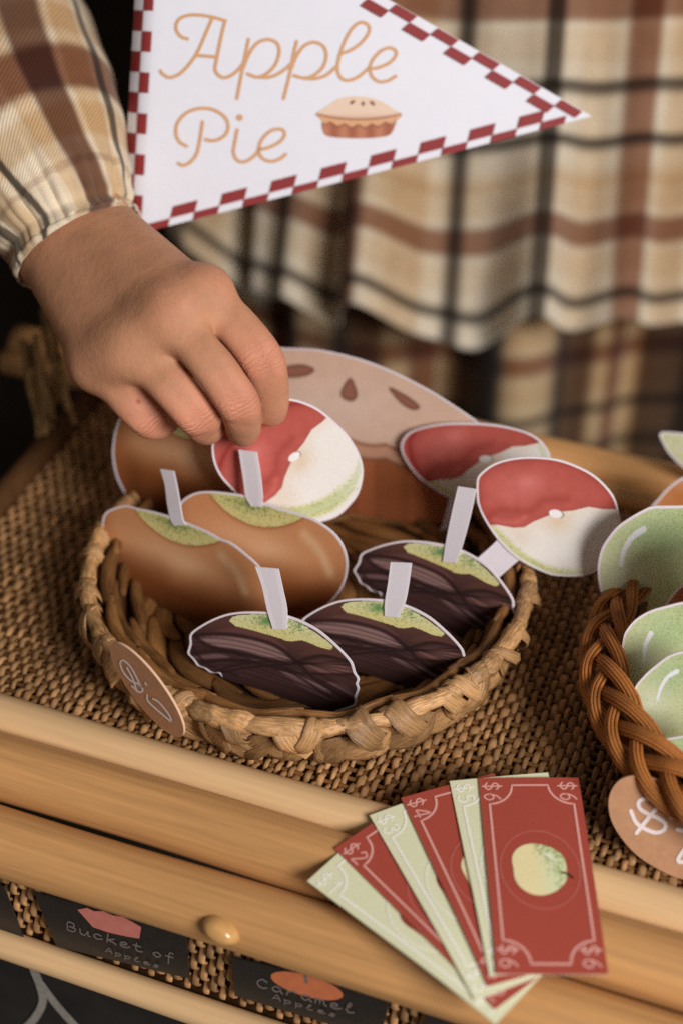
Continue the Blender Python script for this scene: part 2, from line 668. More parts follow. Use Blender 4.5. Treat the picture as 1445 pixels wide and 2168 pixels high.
def name_card(label, corners, b, pic, strokes):
    mp = plane_map(T(0, b, 0), -EN)
    c = np.array(corners, float)
    p = mp(c[:, 0], c[:, 1], 0.0)
    q = mp(c[:, 0], c[:, 1], -.0005)
    root = thing('name_card', label, 'name card', tuple(p[2:].mean(0)), 'dark name cards under the front rail')
    build('card', np.vstack([p, q]), [(0, 1, 2, 3), (7, 6, 5, 4), (0, 4, 5, 1), (1, 5, 6, 2), (2, 6, 7, 3), (3, 7, 4, 0)], CARD, root, smooth=False)
    print_mesh('picture', [pic[0]], mp, pic[1], root, .0002)
    if len(pic) > 2:
        print_mesh('picture_stick', [pic[2]], mp, CARDW, root, .0003)
    print_mesh('lettering', strokes, mp, CARDW, root, .0002)
    return root


# stroke letters for the cards
SL = {'C': [[(.9, .8), (.5, 1), (.1, .6), (.15, .2), (.5, 0), (.9, .15)]], 'a': [[(.8, .5), (.4, .6), (.1, .3), (.4, 0), (.8, .3), (.8, .6), (.85, .1), (1, 0)]],
      'r': [[(.1, 0), (.15, .3), (.2, .6), (.25, .4), (.6, .6), (.9, .5)]], 'm': [[(.05, 0), (.1, .55), (.2, .5), (.4, .55), (.42, 0), (.5, .5), (.75, .55), (.8, .1), (1, 0)]],
      'e': [[(.1, .3), (.7, .35), (.6, .6), (.2, .5), (.15, .1), (.6, 0), (1, .2)]], 'l': [[(.1, .2), (.6, .9), (.45, 1.05), (.25, .6), (.3, 0), (.8, .1)]],
      'A': [[(0, 0), (.4, 1), (.6, 1), (.9, 0)], [(.15, .4), (.8, .4)]], 'p': [[(.1, .6), (.15, 0), (.1, -.5)], [(.12, .5), (.6, .6), (.8, .3), (.5, 0), (.15, .1)]],
      'B': [[(.1, 0), (.15, 1), (.7, .95), (.7, .6), (.2, .5), (.85, .4), (.7, .02), (.1, 0)]], 'u': [[(.05, .6), (.1, .1), (.5, 0), (.8, .6), (.8, .1), (1, 0)]], 'c': [[(.8, .5), (.4, .6), (.1, .3), (.4, 0), (.9, .15)]],
      'k': [[(.1, 0), (.2, 1)], [(.8, .6), (.2, .3), (.6, .2), (.95, 0)]], 't': [[(.4, .95), (.35, .2), (.6, 0), (.95, .1)], [(.1, .65), (.8, .65)]], 'o': [[(.5, .6), (.1, .3), (.5, 0), (.85, .3), (.5, .6)]], 'f': [[(.8, .95), (.5, 1), (.4, .5), (.35, -.4)], [(.1, .5), (.8, .5)]],
      's': [[(.8, .5), (.4, .6), (.3, .4), (.7, .25), (.5, 0), (.1, .08)]]}


def letters(txt, x0, y0, x1, y1, h, w, table=SL):
    out = []
    n = len(txt)
    ux, uy = (x1 - x0) / n, (y1 - y0) / n
    for i, ch in enumerate(txt):
        for st in table.get(ch, []):
            out.append(ribbon2d(catmull([(x0 + ux * (i + .12 + .8 * gx), y0 + uy * (i + .12 + .8 * gx) - h * gy) for gx, gy in st], 4), w))
    return out


pp = np.array([(165, 1925), (185, 1921), (200, 1928), (220, 1928), (240, 1937), (262, 1940), (280, 1950), (300, 1962), (296, 1986), (270, 1982), (230, 1973), (198, 1962)], float)
name_card('dark name card reading Bucket of Apples with a pink bucket picture',
          [(72, 1890), (394, 1972), (401, 2072), (120, 2004)], -.1768, ((pp, [tuple(range(len(pp)))]), CARDP),
          letters('Bucket', 138, 1966, 306, 2016, 17, 2.8) + letters('of', 320, 2020, 374, 2036, 17, 2.8) + letters('Apples', 222, 2012, 342, 2048, 9, 2.0))
aa = np.linspace(0, 2 * np.pi, 28, endpoint=False)
pp = np.stack([650 + 76 * np.cos(aa) - 4 * np.sin(aa), 2086 + 21 * np.cos(aa) + 22 * np.sin(aa)], 1)
name_card('dark name card reading Caramel Apples with an orange apple picture',
          [(490, 2028), (830, 2104), (802, 2200), (497, 2108)], -.1768, ((pp, [tuple(range(len(pp)))]), CARDO, ribbon2d([(650, 2078), (647, 2062)], 6)),
          letters('Caramel', 540, 2086, 756, 2146, 18, 3.0) + letters('Apples', 575, 2112, 716, 2152, 10, 2.2))

for lab, cs_ in (('dark blank name card cut by the left edge of the picture', [(-60, 1862), (8, 1878), (52, 1992), (-60, 1962)]), ('dark blank name card at the bottom right of the row', [(905, 2126), (1200, 2200), (1200, 2290), (890, 2220)])):
    mp_ = plane_map(T(0, -.1768, 0), -EN)
    c_ = np.array(cs_, float)
    p_, q_ = mp_(c_[:, 0], c_[:, 1], 0.0), mp_(c_[:, 0], c_[:, 1], -.0005)
    tag(build('name_card', np.vstack([p_, q_]), [(0, 1, 2, 3), (7, 6, 5, 4), (0, 4, 5, 1), (1, 5, 6, 2), (2, 6, 7, 3), (3, 7, 4, 0)], CARD, None, smooth=False), lab, 'name card', 'dark name cards under the front rail')

# loose raffia tie at the far left corner of the stand
RAFFIA = mat('raffia', tuple(L(150, 118, 76)), rough=.7, spec=.2, var=.3, vscale=200, rand=.3)
raf = thing('raffia_tie', 'frayed raffia tie at the far left corner of the stand', 'raffia tie', tuple(P3(120, 800, .60)))
for k in range(14):
    x0, y0 = 70 + random.uniform(-20, 50), 640 + random.uniform(-30, 150)
    pts = [P3(x0 + random.uniform(-12, 12) + 9 * j, y0 + 36 * j + random.uniform(-8, 8), .60 + .004 * math.sin(k + j)) for j in range(5)]
    v, f, uv = tube(catmull(pts, 4), .0011 + .0007 * random.random(), 6, up=(0, -1, .2), rb=.0005)
    build('raffia_strand', v, f, RAFFIA, raf, uv=uv)


# ================================================================== the child: arm and hand, sleeve, shirt
person = thing('person', 'child in a cream and brown plaid shirt reaching one hand into the basket', 'person', (.06, .26, -.25))


def J(px, py, d, rpx):
    return (P3(px, py, d), rpx * d / FP)


def cap_sdf(P, a, ra, b, rb):
    ab = b - a
    t = np.clip(((P - a) @ ab) / (ab @ ab), 0, 1)
    return np.linalg.norm(P - a - t[..., None] * ab, axis=-1) - (ra + (rb - ra) * t)


def smin(a, b, k):
    h = np.clip(.5 + .5 * (b - a) / k, 0, 1)
    return b + (a - b) * h - k * h * (1 - h)


wr_ = [(84, 516, .5175, 58), (114, 506, .5145, 60), (150, 492, .5130, 60), (184, 476, .5140, 58), (206, 464, .5165, 54)]
mc_ = [(206, 766, .4860, 50), (278, 738, .4790, 52), (350, 678, .4755, 52), (392, 652, .4765, 50), (422, 636, .4790, 50)]
palm_caps = [(J(*a), J(*b)) for a, b in zip(wr_, mc_)]
for a in (wr_[0], wr_[2], wr_[4]):                                   # forearm into the sleeve
    palm_caps.append((J(a[0] - 160, a[1] - 250, a[2] + .050, 66), J(*a)))
palm_caps += [
    (J(150, 520, .528, 74), J(300, 700, .502, 76)),                  # palm side
    (J(190, 530, .528, 64), J(385, 680, .502, 58)),
    (J(440, 690, .4900, 36), J(385, 752, .4880, 36)), (J(385, 752, .4880, 36), J(310, 792, .4930, 32)),   # webs between the fingers
    (J(422, 640, .4805, 46), J(350, 686, .4780, 48)), (J(350, 686, .4780, 48), J(278, 744, .4810, 48)), (J(278, 744, .4810, 48), J(208, 772, .4880, 46)),
]
# joints: pixel position, depth, half width; each finger is swept as a flattened tube
fj = {
    'index': [(430, 632, .4790, 50), (466, 660, .4768, 48), (510, 702, .4752, 47), (554, 760, .4757, 47), (568, 805, .4805, 43), (573, 845, .487, 38), (573, 868, .4920, 32)],
    'middle': [(360, 674, .4745, 50), (400, 716, .4712, 46), (446, 770, .4695, 45), (502, 848, .4728, 46), (512, 880, .4790, 42), (515, 902, .486, 37), (514, 912, .4920, 31)],
    'ring': [(288, 738, .4785, 49), (326, 780, .4755, 46), (368, 824, .4742, 45), (418, 880, .4780, 45), (429, 898, .4840, 41), (436, 905, .490, 36), (444, 905, .4960, 30)],
    'pinky': [(216, 770, .4875, 48), (246, 808, .4850, 46), (278, 846, .4838, 45), (314, 884, .4870, 43), (328, 893, .4925, 39), (340, 893, .498, 33), (352, 889, .5030, 26)],
    'thumb': [(230, 560, .529, 56), (320, 630, .526, 52), (400, 690, .524, 48), (500, 790, .525, 43), (545, 872, .5215, 35)],
}
fingers = {k: [J(*q) for q in v] for k, v in fj.items()}
bumps = [J(446, 606, .4775, 30), J(370, 656, .4730, 30)]

allp = np.array([j[0] for c in palm_caps for j in c] + [j[0] for fc in fingers.values() for j in fc])
lo, hi = allp.min(0) - .019, allp.max(0) + .019
lo[0] = max(lo[0], P3(-75, 300, .55)[0])
H_ = .00068
dims = np.ceil((hi - lo) / H_).astype(int) + 1
gx, gy, gz = [lo[k] + H_ * np.arange(dims[k]) for k in range(3)]


def local(fn, pts, margin):
    """evaluate on the sub-box around pts only"""
    pts = np.asarray(pts)
    l = np.maximum(np.floor((pts.min(0) - margin - lo) / H_).astype(int), 0)
    h = np.minimum(np.ceil((pts.max(0) + margin - lo) / H_).astype(int) + 1, dims)
    sl = tuple(slice(l[k], h[k]) for k in range(3))
    P = np.stack(np.meshgrid(gx[sl[0]], gy[sl[1]], gz[sl[2]], indexing='ij'), -1)
    return sl, fn(P)


palm = np.full(dims, .02, np.float64)
for (a, ra), (b, rb) in palm_caps:
    sl, d = local(lambda P: cap_sdf(P, a, ra, b, rb), [a, b], max(ra, rb) + .011)
    palm[sl] = smin(palm[sl], d, .010)
for (a, ra) in bumps:
    sl, d = local(lambda P: np.linalg.norm(P - a, axis=-1) - ra, [a], ra + .01)
    palm[sl] = smin(palm[sl], d, .009)
fing = np.full(dims, .02, np.float64)
for nm, q in fj.items():
    cur = np.full(dims, .02, np.float64)
    sp = catmull(np.array(q, float), 4)
    ctr = P3(sp[:, 0], sp[:, 1], sp[:, 2]); hw = sp[:, 3] * sp[:, 2] / FP
    tg = frames(ctr)
    side = np.cross(tg, -Fv); side /= np.linalg.norm(side, axis=1)[:, None]
    end = np.linspace(0, 1, len(sp))
    flat = .42 * (1 - .75 * sstep(.55, 1.0, end))                     # fraction of the half width given to the flat top
    for sg in (-1, 1):
        pc2 = ctr + side * (sg * flat * hw)[:, None]; rr2 = hw * (1 - flat)
        one = np.full(dims, .02, np.float64)
        for a_, b_, ra, rb in zip(pc2[:-1], pc2[1:], rr2[:-1], rr2[1:]):
            sl, d = local(lambda P: cap_sdf(P, a_, ra, b_, rb), [a_, b_], max(ra, rb) + .006)
            one[sl] = np.minimum(one[sl], d)
        cur = smin(cur, one, .004) if sg > 0 else one
    fing = smin(fing, cur, .0010)
sdf = smin(palm, fing, .0040)


def surface_nets(D):
    nx, ny, nz = D.shape
    s = D < 0
    cs = np.zeros((nx - 1, ny - 1, nz - 1), np.int8)
    corners = [(i, j, k) for i in (0, 1) for j in (0, 1) for k in (0, 1)]
    def sub(A, c):
        return A[c[0]:nx - 1 + c[0], c[1]:ny - 1 + c[1], c[2]:nz - 1 + c[2]]
    for c in corners:
        cs += sub(s, c)
    act = (cs > 0) & (cs < 8)
    idx = np.argwhere(act)
    ids = np.full(act.shape, -1, np.int64)
    ids[act] = np.arange(len(idx))
    acc = np.zeros((len(idx), 3)); cnt = np.zeros(len(idx))
    dv = {c: D[idx[:, 0] + c[0], idx[:, 1] + c[1], idx[:, 2] + c[2]] for c in corners}
    for c in corners:
        for ax in range(3):
            if c[ax] == 0:
                c2 = list(c); c2[ax] = 1; c2 = tuple(c2)
                a, b = dv[c], dv[c2]
                m = (a < 0) != (b < 0)
                t = np.where(m, a / np.where(m, a - b, 1), 0)
                pt = np.tile(np.array(c, float), (len(idx), 1)); pt[:, ax] = t
                acc[m] += pt[m]; cnt[m] += 1
    V = idx + acc / cnt[:, None]
    F = []
    for ax in range(3):
        o1, o2 = (ax + 1) % 3, (ax + 2) % 3
        A = np.moveaxis(s, ax, 0)
        diff = np.moveaxis(A[1:] != A[:-1], 0, ax)
        e = np.argwhere(diff)
        ok = (e[:, o1] > 0) & (e[:, o2] > 0) & (e[:, o1] < D.shape[o1] - 1) & (e[:, o2] < D.shape[o2] - 1)
        e = e[ok]
        q = []
        for d1, d2 in ((0, 0), (-1, 0), (-1, -1), (0, -1)):
            c = e.copy(); c[:, o1] += d1; c[:, o2] += d2
            q.append(ids[c[:, 0], c[:, 1], c[:, 2]])
        q = np.stack(q, 1)
        inside_first = s[e[:, 0], e[:, 1], e[:, 2]]
        q[~inside_first] = q[~inside_first][:, ::-1]
        F.append(q)
    return V, np.vstack(F)


V, F = surface_nets(sdf)
V = lo + V * H_
ok = (F >= 0).all(1)
F = F[ok]
# relax the surface a little
for _ in range(2):
    acc = np.zeros_like(V); cnt = np.zeros(len(V))
    for a in range(4):
        for b in ((a + 1) % 4,):
            np.add.at(acc, F[:, a], V[F[:, b]]); np.add.at(cnt, F[:, a], 1)
            np.add.at(acc, F[:, b], V[F[:, a]]); np.add.at(cnt, F[:, b], 1)
    V = V + .5 * (acc / np.maximum(cnt, 1)[:, None] - V)
# wrinkle coordinates at the finger joints and the wrist
cr_s = np.zeros(len(V)); cr_m = np.zeros(len(V)); pink = np.zeros(len(V))
for nm, ji in (('index', 3), ('middle', 3), ('ring', 3), ('pinky', 3)):
    ch = fingers[nm]
    c, r = ch[ji]
    ax = unit(ch[ji + 1][0] - ch[ji - 1][0])
    d = V - c
    s = d @ ax
    m = .75 * np.exp(-(s / .0034) ** 2) * (np.linalg.norm(d, axis=1) < r * 1.7)
    dd_ = {k2: np.min([cap_sdf(V, c1[0], c1[1], c2[0], c2[1]) for c1, c2 in zip(fingers[k2][:-1], fingers[k2][1:])], axis=0) for k2 in fingers}
    own = np.all([dd_[nm] <= dd_[k2] - .0012 for k2 in fingers if k2 != nm], axis=0)
    m = m * own
    w = m > cr_m
    cr_s[w] = s[w]; cr_m[w] = m[w]
    pink = np.maximum(pink, np.exp(-(np.linalg.norm(d, axis=1) / .011) ** 2))
    tipc = ch[-1][0]
    pink = np.maximum(pink, .8 * np.exp(-(np.linalg.norm(V - tipc, axis=1) / .009) ** 2))
for (a, ra) in bumps:
    pink = np.maximum(pink, .7 * np.exp(-(np.linalg.norm(V - a, axis=1) / .008) ** 2))
base = L(187, 135, 102)
cols = mixc(np.tile(base, (len(V), 1)), L(208, 138, 112), pink * .9)
# the small red spot on the little finger sits where the photograph shows it on the skin
vp = V - CAM
vpx = CX + FP * (vp @ Rv) / (vp @ Fv); vpy = CY - FP * (vp @ Uv) / (vp @ Fv)
front = np.zeros(len(V), bool)
near = np.hypot(vpx - 293, vpy - 850) < 12
if near.any():
    dmin = (vp @ Fv)[near].min()
    sel = near & ((vp @ Fv) < dmin + .004)
    cols[sel] = mixc(cols[sel], L(150, 62, 44), np.exp(-((np.hypot(vpx - 293, vpy - 850)[sel] / 4.5) ** 2)) * .9)

skin = mat('skin', attr='Col', rough=.60, spec=.28, var=.16, vscale=90, sss=.10)
nt = skin.node_tree; N_, K_ = nt.nodes, nt.links
pb = N_['Principled BSDF']
a1 = N_.new('ShaderNodeAttribute'); a1.attribute_name = 'crease_s'
a2 = N_.new('ShaderNodeAttribute'); a2.attribute_name = 'crease_m'
tcn = N_.new('ShaderNodeTexCoord')
nz = N_.new('ShaderNodeTexNoise'); nz.inputs['Scale'].default_value = 260; nz.inputs['Detail'].default_value = 2
K_.new(tcn.outputs['Object'], nz.inputs['Vector'])
mA = N_.new('ShaderNodeMath'); mA.operation = 'MULTIPLY_ADD'
K_.new(a1.outputs['Fac'], mA.inputs[0]); mA.inputs[1].default_value = 3900.0
mB = N_.new('ShaderNodeMath'); mB.operation = 'MULTIPLY'; mB.inputs[1].default_value = 12.0
K_.new(nz.outputs['Fac'], mB.inputs[0]); K_.new(mB.outputs[0], mA.inputs[2])
mC = N_.new('ShaderNodeMath'); mC.operation = 'SINE'; K_.new(mA.outputs[0], mC.inputs[0])
mD = N_.new('ShaderNodeMath'); mD.operation = 'MULTIPLY'; K_.new(mC.outputs[0], mD.inputs[0]); K_.new(a2.outputs['Fac'], mD.inputs[1])
vor = N_.new('ShaderNodeTexVoronoi'); vor.inputs['Scale'].default_value = 1500
K_.new(tcn.outputs['Object'], vor.inputs['Vector'])
nz2 = N_.new('ShaderNodeTexNoise'); nz2.inputs['Scale'].default_value = 420; nz2.inputs['Detail'].default_value = 6
K_.new(tcn.outputs['Object'], nz2.inputs['Vector'])
mE = N_.new('ShaderNodeMath'); mE.operation = 'MULTIPLY_ADD'; mE.inputs[1].default_value = .28
K_.new(vor.outputs['Distance'], mE.inputs[0]); K_.new(mD.outputs[0], mE.inputs[2])
mF = N_.new('ShaderNodeMath'); mF.operation = 'MULTIPLY_ADD'; mF.inputs[1].default_value = .9
K_.new(nz2.outputs['Fac'], mF.inputs[0]); K_.new(mE.outputs[0], mF.inputs[2])
bp = N_.new('ShaderNodeBump'); bp.inputs['Strength'].default_value = .42; bp.inputs['Distance'].default_value = .00045
K_.new(mF.outputs[0], bp.inputs['Height']); K_.new(bp.outputs['Normal'], pb.inputs['Normal'])
build('body', V, F, skin, person, cols=cols, attrs={'crease_s': cr_s, 'crease_m': cr_m})


# ---------------- plaid cloth
def plaid(x, y, vs_, hs_, base=L(220, 206, 182)):
    """woven colours: lists of (position, width, colour, weight) across and along"""
    c = np.tile(base, (len(x), 1))
    for lst, t in ((vs_, x), (hs_, y)):
        for p0, w, col, k in lst:
            m = (1 - sstep(w / 2 - w * .12, w / 2 + w * .12, np.abs(t - p0))) * k
            c = mixc(c, c * np.asarray(col), m)
    return c


DK = np.array([.07, .06, .055]); RU = np.array([.33, .155, .10]); TN = np.array([.80, .66, .50]); LT = np.array([1.12, 1.16, 1.22])


def cloth_mat(name, su, sv):
    m = mat(name, attr='Col', rough=.9, spec=.1, var=.10, vscale=120)
    nt = m.node_tree; N, K = nt.nodes, nt.links
    p = N['Principled BSDF']
    p.inputs['Sheen Weight'].default_value = .2
    uvn = N.new('ShaderNodeTexCoord')
    mp = N.new('ShaderNodeMapping'); mp.inputs['Scale'].default_value = (su, sv, 1); mp.inputs['Rotation'].default_value = (0, 0, 0)
    K.new(uvn.outputs['UV'], mp.inputs['Vector'])
    wv = N.new('ShaderNodeTexWave'); wv.bands_direction = 'DIAGONAL'; wv.inputs['Scale'].default_value = 1.0
    wv.inputs['Distortion'].default_value = 1.2; wv.inputs['Detail'].default_value = 1
    K.new(mp.outputs['Vector'], wv.inputs['Vector'])
    src = p.inputs['Base Color'].links[0].from_socket
    mr = N.new('ShaderNodeMapRange'); mr.inputs['To Min'].default_value = .72; mr.inputs['To Max'].default_value = 1.18
    K.new(wv.outputs['Fac'], mr.inputs['Value'])
    sc = N.new('ShaderNodeVectorMath'); sc.operation = 'SCALE'
    K.new(src, sc.inputs[0]); K.new(mr.outputs[0], sc.inputs['Scale']); K.new(sc.outputs[0], p.inputs['Base Color'])
    b = N.new('ShaderNodeBump'); b.inputs['Strength'].default_value = .3; b.inputs['Distance'].default_value = .0004
    K.new(wv.outputs['Fac'], b.inputs['Height']); K.new(b.outputs['Normal'], p.inputs['Normal'])
    return m


CLOTH = cloth_mat('plaid_cloth', 110, 110)
CLOTH_SLEEVE = cloth_mat('plaid_sleeve_cloth', 24, 22)

# sleeve: gathered tube from the cuff up to the shoulder
ctrl = np.array([  # px, py, depth, half width px
    (168, 524, .5150, 143), (160, 510, .5155, 141), (150, 492, .5160, 135), (136, 465, .5175, 150), (108, 410, .5215, 174), (66, 322, .530, 205),
    (25, 225, .541, 222), (-15, 120, .556, 222), (-58, 10, .575, 215), (-95, -120, .60, 205)], float)
wp = P3(ctrl[:, 0], ctrl[:, 1], ctrl[:, 2]); wr = ctrl[:, 3] * ctrl[:, 2] / FP
extra = np.array([(-.165, .15, .27), (-.14, .20, .33), (-.09, .25, .37), (-.03, .27, .375)])
path = catmull(np.vstack([wp, extra]), 14)
rr = catmull(np.concatenate([wr, [.034, .037, .042, .048]])[:, None], 14)[:, 0]
ns, nth = len(path), 260
t = frames(path)
th = np.linspace(0, 2 * np.pi, nth, endpoint=False)
s1 = np.cross(t, -Fv); s1 /= np.linalg.norm(s1, axis=1)[:, None]
s2 = np.cross(s1, t)
S = np.arange(ns) / 14.0                                   # control index along the sleeve
cuff = np.exp(-((S - 2.0) / 1.5) ** 2)
cuff2 = np.exp(-((S - 2.0) / .35) ** 2)
frng = rng.random(20) * 6.28
pleat = (np.sin(17 * th + frng[0]) * .6 + np.sin(29 * th + frng[1]) * .5 + np.sin(41 * th + frng[2]) * .3 + np.sin(9 * th + frng[3]) * .3)
soft = lambda k, a, b: np.sin(k * th[None] + a + b * S[:, None])
rad = rr[:, None] * (1 + .055 * cuff[:, None] * pleat[None] * (1 - .3 * cuff2[:, None])
                     + .020 * soft(3, frng[4], .9) * np.clip((S[:, None] - 3) / 2, 0, 1)
                     + .016 * soft(5, frng[5], -1.3) * np.clip((S[:, None] - 3) / 2, 0, 1)
                     + .010 * np.sin(S[:, None] * 5.5 + 2 * np.sin(th[None] * 2 + frng[6])))
rad = rad * (1 - .03 * cuff2[:, None])
ring = path[:, None] + s1[:, None] * (rad * np.cos(th))[..., None] + s2[:, None] * (rad * .92 * np.sin(th))[..., None]
# colours of the sleeve from position round (th) and along (S); th=0..2pi, the side facing the camera is th around pi/2
Vs = ring.reshape(-1, 3)
f = grid_faces(ns, nth, True)
SS = np.repeat(S, nth); TH = np.tile(th, ns)
vp = Vs - CAM
sx = CX + FP * (vp @ Rv) / (vp @ Fv); sy = CY - FP * (vp @ Uv) / (vp @ Fv)
rel = (TH - np.pi / 2 + np.pi) % (2 * np.pi) - np.pi          # -pi..pi, 0 facing the camera
cs = plaid(rel + .13 * np.sin(SS * .8), SS + .22 * np.sin(rel * 1.3), [
    (-.62, .40, RU * .55, .95), (-.30, .20, TN, .7), (.30, .10, DK, .92), (.05, .3, LT, .5), (.66, .34, TN, .8), (.98, .12, DK, .9), (1.5, .36, RU * .7, .9), (-1.32, .12, DK, .9), (-1.05, .3, TN, .9), (2.4, .4, RU, .8), (-2.2, .35, RU, .8)],
    [(5.10, .80, RU * .85, .95), (6.0, .5, TN, .8), (4.15, .6, TN, .75), (7.05, .26, DK, .95), (7.5, .3, TN, .8), (3.3, .22, RU, .35), (8.2, .24, DK, .9), (9.3, .6, RU, .9), (10.6, .25, DK, .8), (12, .4, RU, .8)], L(226, 208, 180))
sleeve = build('sleeve', Vs, f, CLOTH_SLEEVE, person, cols=cs, uv=np.stack([TH / 6.28318 * 3.6, SS / 9 * 3.2], 1))
md = sleeve.modifiers.new('cloth_thickness', 'SOLIDIFY'); md.thickness = .0007

# shirt: folded cloth round the body, hem above the level of the table edge's shade
nth, nz_ = 520, 240
zz = np.linspace(-.046, .40, nz_)
th = np.linspace(-math.pi, math.pi, nth, endpoint=False)      # 0 faces the camera
cxs, cys, ax_, ay_ = .088, .300, .158, .098
TH, ZZ = np.meshgrid(th, zz)
hem = np.clip((.13 - ZZ) / .18, 0, 1)
fold = 1.35 * (.0050 * np.sin(11 * TH + .4 + .6 * np.sin(ZZ * 14)) + .0042 * np.sin(17 * TH + 2.1 + 5 * ZZ) + .0030 * np.sin(27 * TH + 1.0 - 7 * ZZ))
deep = -.020 * np.exp(-((TH + .98) / .07) ** 2) + .007 * np.exp(-((TH + .62) / .2) ** 2) + .008 * np.exp(-((TH - .45) / .16) ** 2)
rmod = (fold * (.35 + 1.0 * hem) + deep * (.3 + hem * .9))
flare = 1 + .10 * hem
bx = cxs + ax_ * flare * np.sin(TH); by = cys - ay_ * flare * np.cos(TH)
X = bx + rmod * np.sin(TH); Y = by - rmod * np.cos(TH)
Z = ZZ + .9 * rmod * (.4 + hem) + .0035 * np.sin(6 * TH + 1) * hem
Vs = np.stack([X, Y, Z], -1).reshape(-1, 3)
Bs = np.stack([bx, by, ZZ], -1).reshape(-1, 3) - CAM
sx = CX + FP * (Bs @ Rv) / (Bs @ Fv); sy = CY - FP * (Bs @ Uv) / (Bs @ Fv)
# arc position in photograph pixels so stripes keep their width round the body
arc = 1075 + (TH.ravel() + .10) * 640
hgt = (0.0 - ZZ.ravel()) * 3560 + 440
per = 480
vsl, hsl = [], []
for k in range(-4, 5):
    o_ = k * per
    vsl += [(1000 + o_, 32, DK, .93), (1150 + o_, 32, DK, .93), (1310 + o_, 56, RU, .92), (1390 + o_, 70, TN, .55), (1235 + o_, 60, TN, .5), (1075 + o_, 60, LT, .6), (920 + o_, 50, TN, .45)]
for k in range(-4, 3):
    o_ = k * 380
    hsl += [(418 + o_, 48, RU, .9), (548 + o_, 22, DK, .9), (640 + o_, 22, DK, .9), (350 + o_, 60, TN, .55), (480 + o_, 50, TN, .4), (595 + o_, 40, LT, .5), (700 + o_, 30, TN, .5)]
cs = plaid(arc, hgt, vsl, hsl)
shirt = build('shirt', Vs, grid_faces(nz_, nth, True), CLOTH, person, cols=cs, uv=np.stack([arc / 480, hgt / 480], 1))
md = shirt.modifiers.new('cloth_thickness', 'SOLIDIFY'); md.thickness = .001
# longer skirt of the same cloth underneath, its shade put into darker colours
nz2_, nth2 = 110, 300
zz2 = np.linspace(-.36, -.03, nz2_); th2 = np.linspace(-math.pi, math.pi, nth2, endpoint=False)
T2, Z2 = np.meshgrid(th2, zz2)
r2 = .016 * np.sin(9 * T2 + .9) + .009 * np.sin(15 * T2 + 2)
X = cxs + (ax_ * .97 + r2) * np.sin(T2); Y = cys + .022 - (ay_ * .82 + r2) * np.cos(T2)
Vs = np.stack([X, Y, Z2 + .4 * r2], -1).reshape(-1, 3)
arc2 = 1040 + T2.ravel() * 640; h2 = -Z2.ravel() * 3560 + 470
cs = plaid(arc2, h2, vsl + [(k * 240, 90, RU * .35, .9) for k in range(-8, 12)], hsl + [(418 + 380 * k, 42, RU, .8) for k in (3, 4)], L(198, 172, 134))
build('skirt', Vs, grid_faces(nz2_, nth2, True), CLOTH, person, cols=cs, uv=np.stack([arc2 / 480, h2 / 480], 1))


# ================================================================== round basket of twisted water hyacinth
HYA = mat('water_hyacinth', tuple(L(180, 138, 92)), rough=.4, spec=.5, var=.6, vscale=7, stretch=(.7, 2.0, 1), coord='UV', rand=.34, bump=.7, bscale=8, bstretch=(.5, 2.6, 1))
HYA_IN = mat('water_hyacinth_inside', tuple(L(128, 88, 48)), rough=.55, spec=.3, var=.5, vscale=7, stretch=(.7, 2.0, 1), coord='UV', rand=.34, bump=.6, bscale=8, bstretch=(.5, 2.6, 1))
HYA_CORE = mat('basket_core', tuple(L(70, 45, 24)), rough=.8, spec=.1, var=.3, vscale=200)
BC = np.array([-.011, -.0545, 0.0]); BR, BH, BBR = .0750, .0235, .0640
basket = thing('hyacinth_basket', 'round low basket of twisted water hyacinth holding the paper apples', 'basket', tuple(BC), None)


def pol(r, a, z):
    return BC + np.array([r * math.cos(a), r * math.sin(a), z])


# core bowl
prof = [(.002, .0015), (BBR - .004, .0015), (BR - .006, BH - .006), (BR - .004, BH - .004), (BR - .002, BH - .006), (BBR, .0008), (.002, .0006)]
rings = [[pol(r, a, z) for a in np.linspace(0, 2 * np.pi, 64, endpoint=False)] for r, z in prof]
v, f, uv = loft(rings, True, False)
build('basket_wall', v, f, HYA_CORE, basket, uv=uv)


def strand(name, pts, w, hgt, material, parent, up, n=8, seed=0, bulge=None, rough=.12):
    p = catmull(pts, 5)
    m = len(p)
    u = np.linspace(0, 1, m)
    prof_ = (np.sin(np.pi * np.clip(u * .94 + .03, 0, 1)) ** .45) if bulge is None else bulge(u)
    r_ = np.random.default_rng(seed)
    lump = 1 + rough * np.interp(u, np.linspace(0, 1, 7), r_.uniform(-1, 1, 7))
    ups = np.asarray(up, float)
    a0 = r_.uniform(0, 6)
    ridge = lambda a: 1 + .07 * np.cos(3 * a + a0) + .05 * np.cos(5 * a + a0 * 2)
    v, f, uv = tube(p, w * prof_ * lump, n, up=ups, rb=hgt * prof_ * lump, prof=ridge)
    return build(name, v, f, material, parent, uv=uv)


